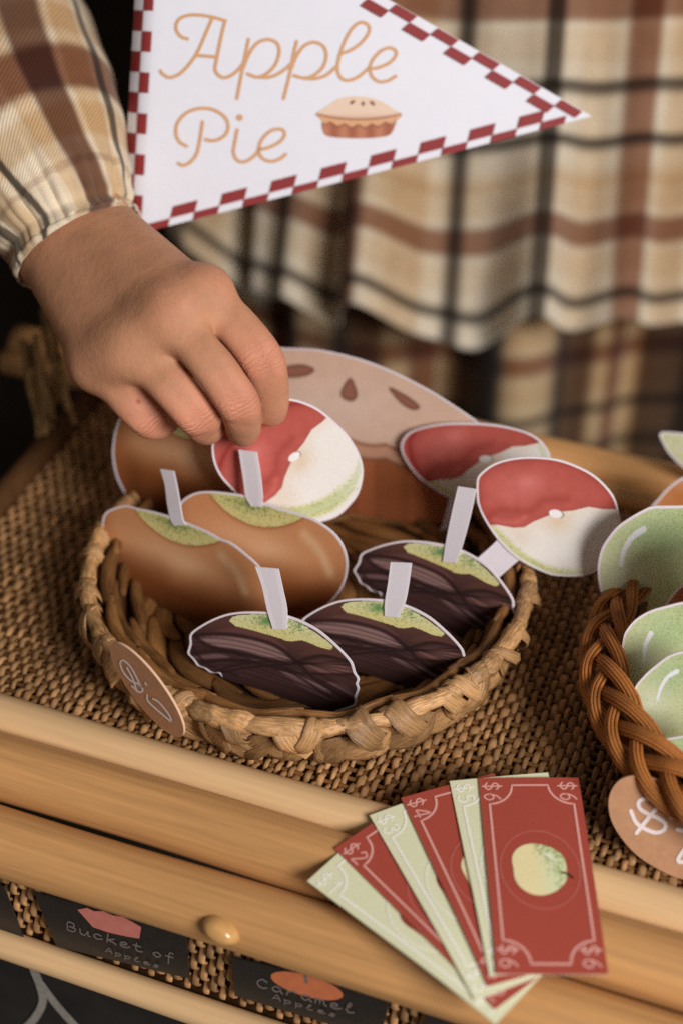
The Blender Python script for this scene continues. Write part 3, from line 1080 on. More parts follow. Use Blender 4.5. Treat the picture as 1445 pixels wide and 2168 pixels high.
def leaf(name, pts, w, nrm, material, parent, seed, thick=.0007, cup=.0016, shape=None, twist=0.0):
    """flat folded leaf strip along pts, cupped across its width"""
    p = catmull(pts, 5)
    m = len(p)
    t_ = frames(p)
    nrm = np.asarray([nrm(q) for q in p])
    s_ = np.cross(t_, nrm); s_ /= np.linalg.norm(s_, axis=1)[:, None]
    nn = np.cross(s_, t_)
    r_ = np.random.default_rng(seed)
    u = np.linspace(0, 1, m)
    tw = twist * (u - .5)
    s2_ = s_ * np.cos(tw)[:, None] + nn * np.sin(tw)[:, None]
    n2_ = nn * np.cos(tw)[:, None] - s_ * np.sin(tw)[:, None]
    wid = w * shape(u) * (1 + .12 * np.interp(u, np.linspace(0, 1, 6), r_.uniform(-1, 1, 6)))
    xs = np.linspace(-1, 1, 7)
    crease = r_.uniform(-.4, .4)
    prof = cup * (1 - xs ** 2) + .0005 * np.exp(-((xs - crease) / .18) ** 2) * r_.choice([-1, 1])
    top = p[:, None] + s2_[:, None] * (wid[:, None] * xs[None])[..., None] + n2_[:, None] * prof[None, :, None]
    bot = top - n2_[:, None] * thick
    n = 7
    V = np.concatenate([top.reshape(-1, 3), bot.reshape(-1, 3)])
    f = grid_faces(m, n)
    o = m * n
    f += [(c[3] + o, c[2] + o, c[1] + o, c[0] + o) for c in grid_faces(m, n)]
    for i in range(m - 1):
        f.append((i * n, (i + 1) * n, (i + 1) * n + o, i * n + o))
        f.append((i * n + n - 1, i * n + n - 1 + o, (i + 1) * n + n - 1 + o, (i + 1) * n + n - 1))
    uv = np.stack(np.meshgrid(u, np.linspace(0, 1, n), indexing='ij'), -1).reshape(-1, 2)
    return build(name, V, f, material, parent, uv=np.vstack([uv, uv]))


def radial(q):
    d = q - BC
    return unit(np.array([d[0], d[1], .25 * math.hypot(d[0], d[1])]))


# rim: thin twisted hoop of overlapping wraps
a, k = 0.0, 0
while a < 2 * math.pi - .03:
    da = random.uniform(.10, .26)
    rb_ = random.uniform(.0024, .0034)
    tl = random.uniform(-.0012, .0012)
    pts = [pol(BR - .0022 + tl * (q - .5) + random.uniform(-.0003, .0003), a - .025 + (da + .06) * q, BH - .0030 + tl * 1.4 * (q - .5)) for q in np.linspace(0, 1, 5)]
    strand('rim_wrap', pts, rb_, rb_ * random.uniform(.9, 1.15), HYA, basket, (0, 0, 1), 10, k, bulge=lambda u: .66 + .36 * np.sin(np.pi * u) ** .7, rough=.14)
    a += da; k += 1


def wide_top(u):
    return np.interp(u, [0, .06, .25, .5, .8, .96, 1], [.45, .75, 1.0, .92, .62, .40, .12])


def waist(u):
    return np.interp(u, [0, .1, .28, .5, .75, .95, 1], [.3, .55, .62, 1.0, .95, .55, .15])


def lens(u):
    return np.sin(np.pi * np.clip(u * .9 + .05, 0, 1)) ** .75


# leaves folded over the rim and drawn down the outside, wide at the fold and narrow at the foot
k = 100
a = 0.0
while a < 2 * math.pi:
    frontness = max(0.0, math.cos(a + math.pi / 2 + .45))          # more folds along the front left
    wd = random.uniform(.0026, .0050) * (.55 + .5 * frontness)
    da = random.choice([-1, 1, 1]) * random.uniform(.10, .30)
    up_ = random.uniform(-.0004, .0003)
    o_ = random.uniform(0, .0010)
    pts = [pol(BR - .0062, a, BH - .0075), pol(BR - .0052, a + da * .06, BH - .0026 + up_), pol(BR - .0026, a + da * .14, BH - .0002 + up_), pol(BR + .0006 + o_, a + da * .26, BH - .0028),
           pol(BR + .0012 + o_, a + da * .5, BH - .0085), pol(BBR + .0050 + o_, a + da * .8, .0080), pol(BBR + .0028 + o_, a + da, .0012)]
    leaf('rim_fold', pts, wd, lambda q: unit(np.array([*(unit((q - BC)[:2]) * (1 if np.linalg.norm((q - BC)[:2]) > BR - .004 else -1) * max(.15, min(1, abs(np.linalg.norm((q - BC)[:2]) - (BR - .0032)) / .003))), .55 if q[2] > BH - .006 else .15])),
         HYA, basket, k, cup=random.uniform(-.0002, .0006), shape=random.choice([wide_top, waist]), twist=random.uniform(-.9, .9), thick=.0005); k += 1
    a += random.choice([random.uniform(.07, .12), random.uniform(.14, .26)])
# crossing leaves lower on the wall
for layer, sgn, cnt in ((0, 1, 34), (1, -1, 34)):
    for i in range(cnt):
        a0 = 2 * math.pi * (i + .5 * layer) / cnt + random.uniform(-.05, .05)
        da = sgn * random.uniform(.10, .26)
        off = .0008 + layer * .0010 + random.uniform(0, .0012)
        pts = []
        for q in np.linspace(0, 1, 5):
            z = (BH - .0085) * (1 - q) + .0008 * q
            r = BBR + (BR - BBR) * (z / BH) + off + .0018 * math.sin(math.pi * q)
            pts.append(pol(r, a0 + da * q, z + .0006))
        leaf('wall_strand', pts, random.uniform(.0040, .0072), radial, HYA, basket, k, cup=random.uniform(.0003, .0010), shape=lens, twist=random.uniform(-.6, .6), thick=.0005); k += 1
# inside: rows of strands round the wall and over the floor
for row, (z, r) in enumerate(((.0185, BR - .0095), (.0125, BR - .0118), (.0068, BBR - .0055))):
    n_ = 15
    for i in range(n_):
        a0 = 2 * math.pi * (i + .5 * (row % 2)) / n_
        pts = [pol(r + .0016 * math.sin(math.pi * q + row), a0 + (2 * math.pi / n_ * 1.25) * q, z + .0018 * math.cos(2 * math.pi * q)) for q in np.linspace(0, 1, 5)]
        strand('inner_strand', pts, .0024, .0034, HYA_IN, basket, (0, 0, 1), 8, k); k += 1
for ring_ in range(8):
    r = .007 + ring_ * .0068
    n_ = max(4, int(r / .0052))
    for i in range(n_):
        a0 = 2 * math.pi * (i + random.random() * .3) / n_ + ring_
        pts = [pol(r + .0020 * math.sin(2 * math.pi * q + i), a0 + (2 * math.pi / n_ * 1.2) * q, .0030 + .0011 * math.cos(2 * math.pi * q + i * 3.14)) for q in np.linspace(0, 1, 5)]
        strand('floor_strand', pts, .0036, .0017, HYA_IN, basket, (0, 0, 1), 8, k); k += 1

# ================================================================== plaited cord basket at the right edge
CORD = mat('brown_cord', tuple(L(168, 106, 52)), rough=.55, spec=.3, var=.25, vscale=160, rand=.10, bump=.2, bscale=1200)
CORD_D = mat('brown_cord_shaded', tuple(L(108, 60, 26)), rough=.7, spec=.2, var=.3, vscale=160, rand=.15)  # darker copy of the cord: shade below the plait put into its colour
ZR = .030
rp = np.array([(1285, 1292), (1272, 1372), (1298, 1480), (1358, 1570), (1445, 1650)], float)
wq = on_z(rp[:, 0], rp[:, 1], ZR)
A_ = np.hstack([2 * wq[:, :2], np.ones((len(wq), 1))])
sol, *_ = np.linalg.lstsq(A_, (wq[:, :2] ** 2).sum(1), rcond=None)
GC = np.array([sol[0], sol[1], 0.0]); GR = math.sqrt(sol[2] + sol[0] ** 2 + sol[1] ** 2)
print('cord basket centre', GC, 'radius', GR)
cordb = thing('cord_basket', 'brown basket with a thick plaited cord rim holding green paper apples', 'basket', tuple(GC))


def gpol(r, a, z):
    return GC + np.array([r * math.cos(a), r * math.sin(a), z])


nb = max(6, int(round(2 * math.pi * GR / .082)))
M_ = nb * 56
al = np.linspace(0, 2 * math.pi, M_, endpoint=False)
ribs = lambda a: 1 + .10 * np.abs(np.cos(3.5 * a + .4)) - .05
outw = unit(np.array([0, 0, 1]))
for s_ in range(5):
    ph = nb * al + 2 * math.pi * s_ / 5
    lat = .0062 * np.sin(ph)                       # across the plait: outward and down
    nor = .0024 * np.sin(2 * ph + .3)                   # over and under
    tilt = math.radians(38)
    r = GR + lat * math.cos(tilt) + nor * math.sin(tilt)
    z = ZR - .004 - lat * math.sin(tilt) + nor * math.cos(tilt)
    path = np.stack([GC[0] + r * np.cos(al), GC[1] + r * np.sin(al), z], 1)
    path = np.vstack([path, path[:1]])
    al2 = np.append(al, al[0])
    upv = np.stack([np.cos(al2) * math.sin(tilt), np.sin(al2) * math.sin(tilt), np.full(len(al2), math.cos(tilt))], 1)
    # each plait strand is a flat bundle of five thin cords
    t_ = frames(path); t_[0] = t_[-1] = unit(path[1] - path[-2])
    sd = np.cross(t_, upv); sd /= np.linalg.norm(sd, axis=1)[:, None]
    uu = np.cross(sd, t_)
    for c in range(5):
        o_ = (c - 2) * .00084
        pth = path + sd * o_ - uu * (.00028 * (c - 2) ** 2)
        v, f, uv = tube(pth, .00058, 6, up=upv, caps=False)
        build('plait_cord', v, f, CORD, cordb, uv=uv)
for i in range(7):
    z = .0015 + i * .0033
    r = GR - .006 + .0004 * i
    pth = np.array([gpol(r + .0005 * math.sin(40 * a), a, z) for a in np.linspace(0, 2 * math.pi, 181)])
    v, f, uv = tube(pth, .0019, 8, caps=False)
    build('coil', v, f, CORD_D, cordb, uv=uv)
rings = [[gpol(r, a, z) for a in np.linspace(0, 2 * np.pi, 48, endpoint=False)] for r, z in ((.002, .003), (GR - .009, .003), (GR - .008, .024))]
v, f, uv = loft(rings, True, False)
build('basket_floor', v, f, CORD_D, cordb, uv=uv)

# ================================================================== art on the cutouts
GRN_D, GRN, YEL = L(70, 130, 70), L(150, 175, 105), L(214, 204, 132)


def speck(x, y, dens, seed=3, cell=1.6):
    """ink stipple of the print"""
    return (vhash(np.floor(x / cell), np.floor(y / cell), seed) < dens).astype(float)


def art_caramel(p, q):
    """p along the cut top from left to right of the green patch, q downward in heights"""
    c = np.tile(L(204, 142, 96), (len(p), 1))
    n = vnoise(p * 4, q * 4, 5)
    c = mixc(c, L(226, 174, 130), .85 * np.exp(-(((p - .35) / .55) ** 2 + ((q - .36) / .17) ** 2)))
    c = mixc(c, L(236, 192, 150), .5 * np.exp(-(((p - .62) / .22) ** 2 + ((q - .40) / .10) ** 2)))
    c = mixc(c, L(130, 74, 36), sstep(.36, .74, q + .08 * (n - .5)))
    c = mixc(c, L(88, 46, 24), sstep(.64, 1.05, q) * .85)  # dark bottom: part printed gradient, part shade put into the colour
    c = mixc(c, L(160, 92, 50), .7 * sstep(-.18, -.5, p))
    hl = np.exp(-((dist_poly(p, q * .9, catmull([(1.02, .16), (1.18, .26), (1.28, .40)], 5)) / .055) ** 2))
    c = mixc(c, L(232, 190, 148), .65 * hl)
    low = .205 * np.sin(np.pi * np.clip((p + .02) / 1.04, 0, 1) ** .9) ** .8
    g = (q < low) & (p > -.02) & (p < 1.02)
    gl = np.tile(L(222, 210, 142), (len(p), 1))
    gl = mixc(gl, L(196, 192, 118), .5 * sstep(.12, 0, q))
    dens = .55 * np.exp(-(((p - .42) / .25) ** 2 + ((q - .03) / .07) ** 2)) + .05
    gl = mixc(gl, L(84, 124, 66), speck(p * 190, q * 200, dens) * .85)
    c[g] = gl[g]
    edge = np.exp(-((q - low) / .03) ** 2) * ((p > -.02) & (p < 1.02)) * (q >= low)
    c = mixc(c, L(150, 86, 42), .6 * edge)
    return c


CH_S = 3.705


def chp(lst):
    return [(390 + a / CH_S, 1190 + b / CH_S) for a, b in lst]


CHOC_OUT = [(402, 1344), (417, 1330), (449, 1311.5), (484.5, 1299), (525, 1295), (563, 1296), (590, 1299), (613, 1305), (641, 1315.5), (673, 1333), (700, 1355), (725, 1379), (743.6, 1400.5),
            (749, 1414), (752, 1425), (760, 1438), (757, 1449), (760, 1460), (754, 1476), (753, 1492), (735.5, 1500), (712, 1508, 1), (700, 1516, .05), (670, 1508, .05), (620, 1486, .05), (560, 1462, .05), (500, 1446, .05), (474, 1436, .05),
            (463, 1425), (446, 1424), (433, 1415), (418, 1409), (411.6, 1400), (404, 1391), (397, 1382), (402, 1363)]
CHOC_GREEN = chp([(355, 460), (380, 430), (430, 415), (560, 408), (690, 412), (810, 440), (930, 490), (1050, 568), (1120, 620), (1165, 655), (1160, 675), (1145, 687), (1070, 672), (980, 632), (920, 612), (850, 622), (800, 618), (760, 600), (640, 565), (500, 525), (400, 502)])


def art_choc(x, y):
    c = np.tile(L(70, 46, 44), (len(x), 1))
    c = mixc(c, L(96, 62, 54), .8 * sstep(60, 10, y - (1300 + .25 * (x - 480))))
    def st(l, w, col, k, soft=3.5):
        nonlocal c
        c = mixc(c, col, k * taper(x, y, chp(l), w / CH_S, soft))
    st([(130, 600), (420, 650), (650, 700), (850, 785)], 125, L(146, 114, 110), .95, 5)
    st([(190, 560), (420, 545), (640, 600), (800, 680)], 60, L(104, 68, 64), .8)
    st([(460, 745), (640, 790), (790, 840)], 46, L(126, 96, 94), .85)
    st([(80, 745), (210, 735), (345, 745)], 44, L(120, 92, 92), .8)
    st([(100, 850), (300, 850), (520, 900)], 30, L(86, 62, 66), .6)
    st([(960, 815), (1120, 830), (1310, 850)], 92, L(126, 88, 82), .9, 4)
    st([(900, 720), (1080, 700), (1250, 770)], 50, L(96, 60, 52), .7)
    st([(760, 850), (950, 915), (1140, 1015)], 74, L(134, 102, 102), .9, 4)
    st([(1100, 955), (1220, 990), (1350, 1060)], 60, L(118, 86, 86), .85)
    st([(860, 935), (1000, 1000), (1160, 1090)], 34, L(96, 70, 74), .7)
    dk = L(44, 28, 28)
    for l, w in (([(50, 575), (300, 562), (520, 595), (720, 660), (880, 780)], 30), ([(860, 790), (1080, 735), (1320, 790)], 26), ([(100, 590), (200, 660), (500, 730), (830, 800)], 26),
                 ([(60, 715), (400, 700), (760, 820), (1100, 950), (1350, 1090)], 26), ([(90, 790), (420, 770), (800, 850), (1140, 1060)], 24), ([(880, 780), (1000, 900), (1160, 1010), (1340, 1120)], 22),
                 ([(380, 700), (600, 800), (900, 870), (1300, 880)], 20), ([(60, 660), (180, 800), (420, 890)], 20)):
        c = mixc(c, dk, .85 * stroke(x, y, chp(l), w / CH_S, 2.4))
    r_ = np.random.default_rng(21)
    for n_ in range(9):                                  # flowing lines of drizzle in two crossing families
        q = n_ / 8.0
        l = [(30, 590 + 300 * q), (380, 600 + 250 * q + r_.uniform(-20, 20)), (760, 720 + 240 * q), (1090, 880 + 200 * q + r_.uniform(-25, 25)), (1380, 1060 + 130 * q)]
        c = mixc(c, L(42, 27, 26), .6 * stroke(x, y, chp(l), r_.uniform(8, 16) / CH_S, 1.8))
        if n_ % 2 == 0:
            l = [(120 + 160 * q, 900 - 60 * q), (520, 840 - 80 * q + r_.uniform(-20, 20)), (900, 800 - 20 * q), (1340, 770 + 160 * q)]
            c = mixc(c, L(42, 27, 26), .75 * stroke(x, y, chp(l), r_.uniform(8, 16) / CH_S, 1.8))
    c = mixc(c, L(38, 24, 24), .75 * sstep(0, 60, y - (1402 + .27 * (x - 480))))
    g = inpoly(x, y, CHOC_GREEN)
    gl = np.tile(L(222, 212, 140), (len(x), 1))
    top = sstep(45, 0, y - (1296 + .33 * np.clip(x - 560, 0, None)))
    gl = mixc(gl, L(222, 222, 180), .7 * top)
    dens = .72 * np.exp(-(((x - 566) / 32) ** 2 + ((y - 1313) / 12) ** 2)) + .55 * np.exp(-(((x - 628) / 26) ** 2 + ((y - 1326) / 13) ** 2)) + .05
    gl = mixc(gl, L(92, 138, 74), speck(x, y, dens, 4) * .8)
    gl = mixc(gl, L(92, 146, 86), .85 * np.exp(-(((x - 566) / 18) ** 2 + ((y - 1316) / 8) ** 2)))
    c[g] = gl[g]
    return c


SL_OUT = [(1008, 1043), (1009.4, 1013), (1023, 996), (1046, 981), (1079, 971), (1122, 967), (1172, 971), (1212, 983), (1252, 1003), (1282, 1029.5), (1302, 1059), (1311, 1099), (1312, 1136), (1298, 1176), (1268.5, 1205.5),
          (1232, 1219), (1189, 1220), (1155.6, 1214), (1099, 1185.6), (1056, 1146), (1026, 1102.5), (1011, 1069)]


def art_slice(x, y):
    """dipped apple slice, in the pixels of the front right one"""
    bx_ = [980, 1029, 1052, 1086, 1109, 1129, 1159, 1189, 1212, 1245, 1275, 1300, 1330]
    by_ = [1115, 1113, 1111, 1117.5, 1116, 1104, 1092, 1083, 1081, 1073, 1078, 1078, 1078]
    yb = np.interp(x, bx_, by_)
    c = np.tile(L(238, 234, 228), (len(x), 1))
    d = np.hypot(x - 1178, (y - 1100) * 1.2)
    c = mixc(c, L(224, 196, 158), .75 * np.exp(-(d / 34) ** 2))
    c = mixc(c, L(214, 184, 150), .35 * np.exp(-(np.hypot(x - 1100, y - 1135) / 30) ** 2))
    c = mixc(c, L(232, 218, 200), .5 * sstep(30, 0, y - yb))
    b = resample_closed(catmull(np.array(SL_OUT), 4, True), 90)
    rim = dist_poly(x, y, np.vstack([b, b[:1]]))
    low = sstep(1090, 1140, y)
    band = sstep(24, 9, rim) * low * sstep(1290, 1150, x)
    c = mixc(c, L(214, 212, 150), band)
    c = mixc(c, L(122, 150, 84), speck(x, y, .35 * band * sstep(26, 8, rim), 6) * .75)
    thin = sstep(9, 5, rim) * sstep(1070, 1090, y)
    c = mixc(c, L(200, 210, 170), .6 * thin)
    red = sstep(1.0, -1.0, y - yb)
    rc = np.tile(L(186, 90, 80), (len(x), 1))
    rc = mixc(rc, L(206, 112, 104), .75 * np.exp(-(((x - 1090) / 60) ** 2 + ((y - 1035) / 34) ** 2)))
    rc = mixc(rc, L(220, 134, 128), .5 * np.exp(-(((x - 1120) / 22) ** 2 + ((y - 1020) / 16) ** 2)))
    rc = mixc(rc, L(164, 68, 60), .6 * np.exp(-((dist_poly(x, y, catmull([(1030, 1095), (1060, 1080), (1120, 1082), (1150, 1060), (1200, 1056)], 5)) / 9) ** 2)))
    rc = mixc(rc, L(204, 106, 98), .7 * np.exp(-((dist_poly(x, y, catmull([(1045, 1100), (1070, 1106), (1096, 1104), (1112, 1094)], 5)) / 5) ** 2)))
    rc = mixc(rc, L(150, 54, 48), .6 * np.exp(-(rim - 5) / 8))
    rc = mixc(rc, rc * .82, .8 * sstep(7, 0, yb - y))
    rc = rc * (.94 + .12 * vnoise(x / 14, y / 14, 8))[:, None]
    c = mixc(c, rc, red)
    sd = ((x - 1175.5) / 14.5) ** 2 + ((y - 1087.6 - .15 * (x - 1175)) / 8.5) ** 2
    c = mixc(c, L(120, 96, 62), .9 * (np.abs(sd - 1.15) < .25) * (x > 1184))
    c = mixc(c, L(246, 244, 244), sd < 1)
    return c


def art_pie(x, y):
    c = np.tile(L(222, 188, 166), (len(x), 1))
    c = mixc(c, L(232, 208, 192), .6 * np.exp(-(((x - 690) / 150) ** 2 + ((y - 860) / 60) ** 2)))
    c = c * (.96 + .08 * vnoise(x / 22, y / 22, 2))[:, None]
    for poly in ([(606, 778), (640, 773), (664, 783), (645, 795), (606, 797)], [(740, 802), (751, 820), (754, 838), (744, 848), (726, 842), (723, 828)], [(824, 822), (850, 834), (872, 848), (886, 862), (872, 866), (848, 852)], [(480, 800), (520, 790), (560, 792), (530, 806)]):
        pp_ = catmull(poly, 5, True)
        m = inpoly(x, y, pp_)
        d = dist_poly(x, y, np.vstack([pp_, pp_[:1]]))
        c = mixc(c, L(150, 96, 78), m * .95)
        c = mixc(c, L(104, 62, 50), np.exp(-(d / 2.6) ** 2) * .85)
    yc = 962 + .20 * (x - 770) + 9 * np.abs(np.sin((x - 640) / 28))
    band = sstep(-2, 2, y - yc + 32)
    c = mixc(c, L(198, 146, 116), band * .8)
    c = mixc(c, L(140, 84, 60), .8 * np.exp(-((y - (yc - 32 + 2)) / 4) ** 2))
    cr = sstep(-2, 2, y - yc - 2)
    c = mixc(c, L(158, 92, 56), cr)
    c = mixc(c, L(112, 60, 36), .85 * np.exp(-((y - yc) / 3.5) ** 2))
    c = mixc(c, L(188, 112, 72), cr * .6 * sstep(.2, .9, np.sin(x / 17)))
    return c


def art_green(hl):
    """stippled green apple with a white highlight stroke; hl gives highlight points and the apple's frame"""
    pts, cx_, cy_, R_ = hl
    def f(x, y):
        u, v = (x - cx_) / R_, (y - cy_) / R_
        c = np.tile(L(206, 212, 166), (len(x), 1))
        c = mixc(c, L(172, 198, 148), .9 * np.exp(-(((u + .25) / .45) ** 2 + ((v + .55) / .35) ** 2)))
        c = mixc(c, L(226, 232, 208), .7 * np.exp(-(((u + .62) / .3) ** 2 + ((v + .02) / .3) ** 2)))
        c = mixc(c, L(216, 206, 130), .8 * sstep(.35, .9, v))
        tn = sstep(-.3, .5, u) * sstep(-.2, -.8, v)
        c = mixc(c, L(140, 172, 104), .8 * tn)
        c = mixc(c, L(96, 140, 78), speck(x, y, .08 + .28 * sstep(-.2, .6, u - v * .3), 9, 1.7) * .45)
        c = mixc(c, L(228, 224, 160), speck(x, y, .15, 10, 1.7) * .5)
        p_ = catmull(pts, 8)
        for i in range(len(p_) - 1):
            w = (R_ * .085) * (1.0 - .45 * i / len(p_))
            c = mixc(c, L(240, 243, 246), dist_poly(x, y, p_[i:i + 2]) < w / 2)
        return c
    return f


# ------------------------------------------------------------------ caramel apples (three)
ZF = .0045


def caramel(label, outline, centre, GL_, GRt, down, P0, N, stk, curl=-.004, base=(0, 0)):
    mp = plane_map(P0, N)
    root = thing('caramel_apple_cutout', label, 'paper apple', tuple(mp(np.array([float(base[0])]), np.array([float(base[1])]))[0]), 'caramel apple cutouts in the basket')
    e1 = np.array(GRt, float) - np.array(GL_, float); e2 = np.array(down, float)
    Mi = np.linalg.inv(np.stack([e1, e2], 1))
    def art(x, y):
        d = np.stack([x - GL_[0], y - GL_[1]], 0)
        pq = Mi @ d
        return art_caramel(pq[0], pq[1])
    cutout('apple_card', outline, centre, mp, art, root, bw=5.0)
    if stk:
        stick(root, stk[0], stk[1], mp, curl, bw=stk[2] if len(stk) > 2 else 4.0)
    return root


PA = on_z(np.array(340.), np.array(1283.), ZF)
caramel('caramel apple cutout with bent white stick, leftmost at the basket edge',
        [(216, 1110), (222, 1087), (240, 1076), (265, 1070), (290, 1076), (320, 1082), (359, 1093), (397, 1107), (437, 1124), (464, 1139), (489, 1149), (521, 1174), (546, 1197), (570, 1232), (588, 1285), (580, 1330, .05), (500, 1345, .05), (420, 1322, .05),
         (340, 1283, .05), (285, 1255, .05), (262, 1230, .4), (251, 1212), (236, 1180), (222, 1140)],
        (400, 1210), (288, 1075), (466, 1140), (4, 205), PA, yaw_normal(34, 14),
        ([(322, 1002), (340, 1030), (352, 1070), (363, 1100), (372, 1112)], [(350, 1006), (365, 1030), (378, 1065), (388, 1098), (396, 1110)], 2.0), -.005, (340, 1283))
PB = on_z(np.array(600.), np.array(1306.), ZF)
caramel('caramel apple cutout behind the leftmost one, in front of the held slice',
        [(372, 1092), (380, 1067), (396, 1051.5), (419, 1042), (448, 1040.5), (485, 1044), (519, 1050), (564, 1067), (603, 1079), (643, 1091), (669, 1101.5), (703, 1125), (724, 1151), (735, 1183), (734, 1217), (722, 1249), (701, 1275), (677, 1293, .6),
         (640, 1306, .05), (590, 1308, .05), (500, 1290, .05), (420, 1240, .05), (388, 1180), (374, 1130)],
        (560, 1180), (446, 1041), (640, 1091), (6, 232), PB, yaw_normal(24, 10),
        ([(498, 959), (507, 990), (515, 1020), (521, 1050), (533, 1070)], [(536, 964), (546, 995), (553, 1025), (557, 1052), (556, 1072)], 7.0), -.003, (600, 1306))
PCc = P3(np.array(330.), np.array(1000.), np.array(.534))
caramel('caramel apple cutout in the shade beneath the hand, farthest back on the left',
        [(258, 880), (247, 900), (240, 930), (238, 965), (245, 1005), (258, 1035), (285, 1075, .05), (350, 1110, .05), (450, 1110, .05), (500, 1060), (515, 980), (490, 900), (430, 872), (350, 858), (290, 862)],
        (380, 980), (318, 868), (470, 905), (4, 200), PCc, yaw_normal(26, 8), None, 0, (370, 1110))

# ------------------------------------------------------------------ chocolate apples (three)
A_LM = [(397, 1382), (486, 1314), (594, 1332), (704, 1367), (760, 1440), (402, 1344)]


def choc(label, dst, P0, N, stk, base, bw=5.0):
    fw = affine(A_LM, dst); inv = affine(dst, A_LM)
    mp = plane_map(P0, N)
    root = thing('chocolate_apple_cutout', label, 'paper apple', tuple(mp(np.array([float(base[0])]), np.array([float(base[1])]))[0]), 'chocolate apple cutouts in the basket')
    out = []
    for p in CHOC_OUT:
        x, y = fw(p[0], p[1])
        out.append((x, y) if len(p) == 2 else (x, y, p[2]))
    cx_, cy_ = fw(590, 1400)
    cutout('apple_card', out, (cx_, cy_), mp, lambda x, y: art_choc(*inv(x, y)), root, bw=bw, M=460, smooth_n=3)
    stick(root, stk[0], stk[1], mp, stk[2], bw=stk[3])
    return root


P0 = on_z(np.array(600.), np.array(1478.), ZF)
choc('chocolate drizzled apple cutout nearest the front rim of the basket', A_LM, P0, yaw_normal(20.5, 14),
     ([(542, 1199), (556, 1240), (567, 1290), (579, 1330)], [(591, 1203), (600, 1245), (609, 1290), (608, 1330)], .0, 9), (600, 1478))
B_LM = [(633, 1352), (722, 1286), (829.6, 1304), (940, 1340), (992, 1412), (637, 1314)]
P0 = on_z(np.array(835.), np.array(1450.), ZF)
choc('chocolate drizzled apple cutout in the middle of the three', B_LM, P0, yaw_normal(20.5, 14),
     ([(827, 1189), (822, 1230), (815, 1275), (815, 1303)], [(872, 1191), (866, 1235), (858, 1275), (845, 1305)], .0, 5), (835, 1450))
C_LM = [(745, 1209), (853, 1161), (955, 1189), (1055, 1233), (1092, 1308), (766, 1170)]
P0 = on_z(np.array(960.), np.array(1345.), ZF)
choc('chocolate drizzled apple cutout at the right, beside the dipped slices', C_LM, P0, yaw_normal(25, 12),
     ([(965, 1034), (955, 1085), (944, 1145), (938, 1188)], [(1004, 1040), (995, 1090), (980, 1150), (966, 1190)], -.002, 3), (960, 1345))

# ------------------------------------------------------------------ dipped slices (three)
def slice_(label, dst, src, outline, centre, P0, N, stk, base):
    inv = affine(dst, src)
    mp = plane_map(P0, N)
    root = thing('apple_slice_cutout', label, 'paper apple slice', tuple(mp(np.array([float(base[0])]), np.array([float(base[1])]))[0]), 'red dipped apple slice cutouts')
    cutout('slice_card', outline, centre, mp, lambda x, y: art_slice(*inv(x, y)), root, bw=4.6)
    if stk:
        stick(root, stk[0], stk[1], (lambda x, y, l=0: mp(x, y, l - .0012)), 0, bw=4)
    return root


s_src = [(1008, 1043), (1122, 967), (1302, 1075), (1175.5, 1087.6), (1029, 1112.5)]
slice_('red dipped apple slice cutout on a stick, nearest the green apples', s_src, s_src, SL_OUT, (1155, 1095), P3(np.array(1060.), np.array(1165.), np.array(.5085)), yaw_normal(12, 16),
       ([(1056, 1140), (1036, 1160), (1000, 1192), (960, 1228)], [(1104, 1182), (1082, 1200), (1046, 1232), (1008, 1262)]), (1020, 1210))
s_dst = [(848, 950), (979.5, 895), (1120.7, 926.5), (1022.7, 969.7), (918, 1031)]
fw = affine(s_src, s_dst)
slice_('red dipped apple slice cutout on a stick, in front of the pie', s_dst, s_src,
       [(848, 950), (852, 930), (868, 914), (900, 903), (940, 896.5), (985, 895), (1030, 897), (1070, 903), (1110, 914), (1135, 927), (1152, 944), (1163, 966), (1160, 1000), (1130, 1040), (1070, 1062), (1010, 1066), (955, 1055), (915, 1034), (880, 1005), (858, 975)],
       (1000, 980), P3(np.array(953.), np.array(1054.), np.array(.540)), yaw_normal(20.5, 8),
       ([(951, 1050), (942, 1085), (930, 1125), (918, 1165)], [(985, 1056), (975, 1090), (965, 1130), (955, 1170)]), (935, 1165))
th_ = math.radians(44)
h_dst = []
for x, y in [(1302, 1075), (1175.5, 1087.6), (1086, 1117.5), (1122, 967), (1250, 1205)]:
    dx, dy = x - 1175.5, y - 1087.6
    h_dst.append((623 + (dx * math.cos(th_) + dy * math.sin(th_)) * .93, 967 + (-dx * math.sin(th_) + dy * math.cos(th_)) * .98))
slice_('red dipped apple slice cutout pinched between the fingers of the hand', h_dst, [(1302, 1075), (1175.5, 1087.6), (1086, 1117.5), (1122, 967), (1250, 1205)],
       [(450, 937), (448.7, 954.5), (453.7, 982), (467, 1009), (487, 1032), (515, 1060), (555, 1085), (610, 1102), (650, 1108), (684, 1104), (716.5, 1091.5), (741, 1069), (759, 1044), (768, 1009), (766, 979.5), (754, 949.5), (734, 919.6), (704, 890), (674, 866), (642, 851), (610.6, 843.7),
        (570, 842), (525, 852), (485, 878), (460, 910)],
       (610, 972), P3(np.array(610.), np.array(970.), np.array(.504)), yaw_normal(2, 14), None, (640, 1105))

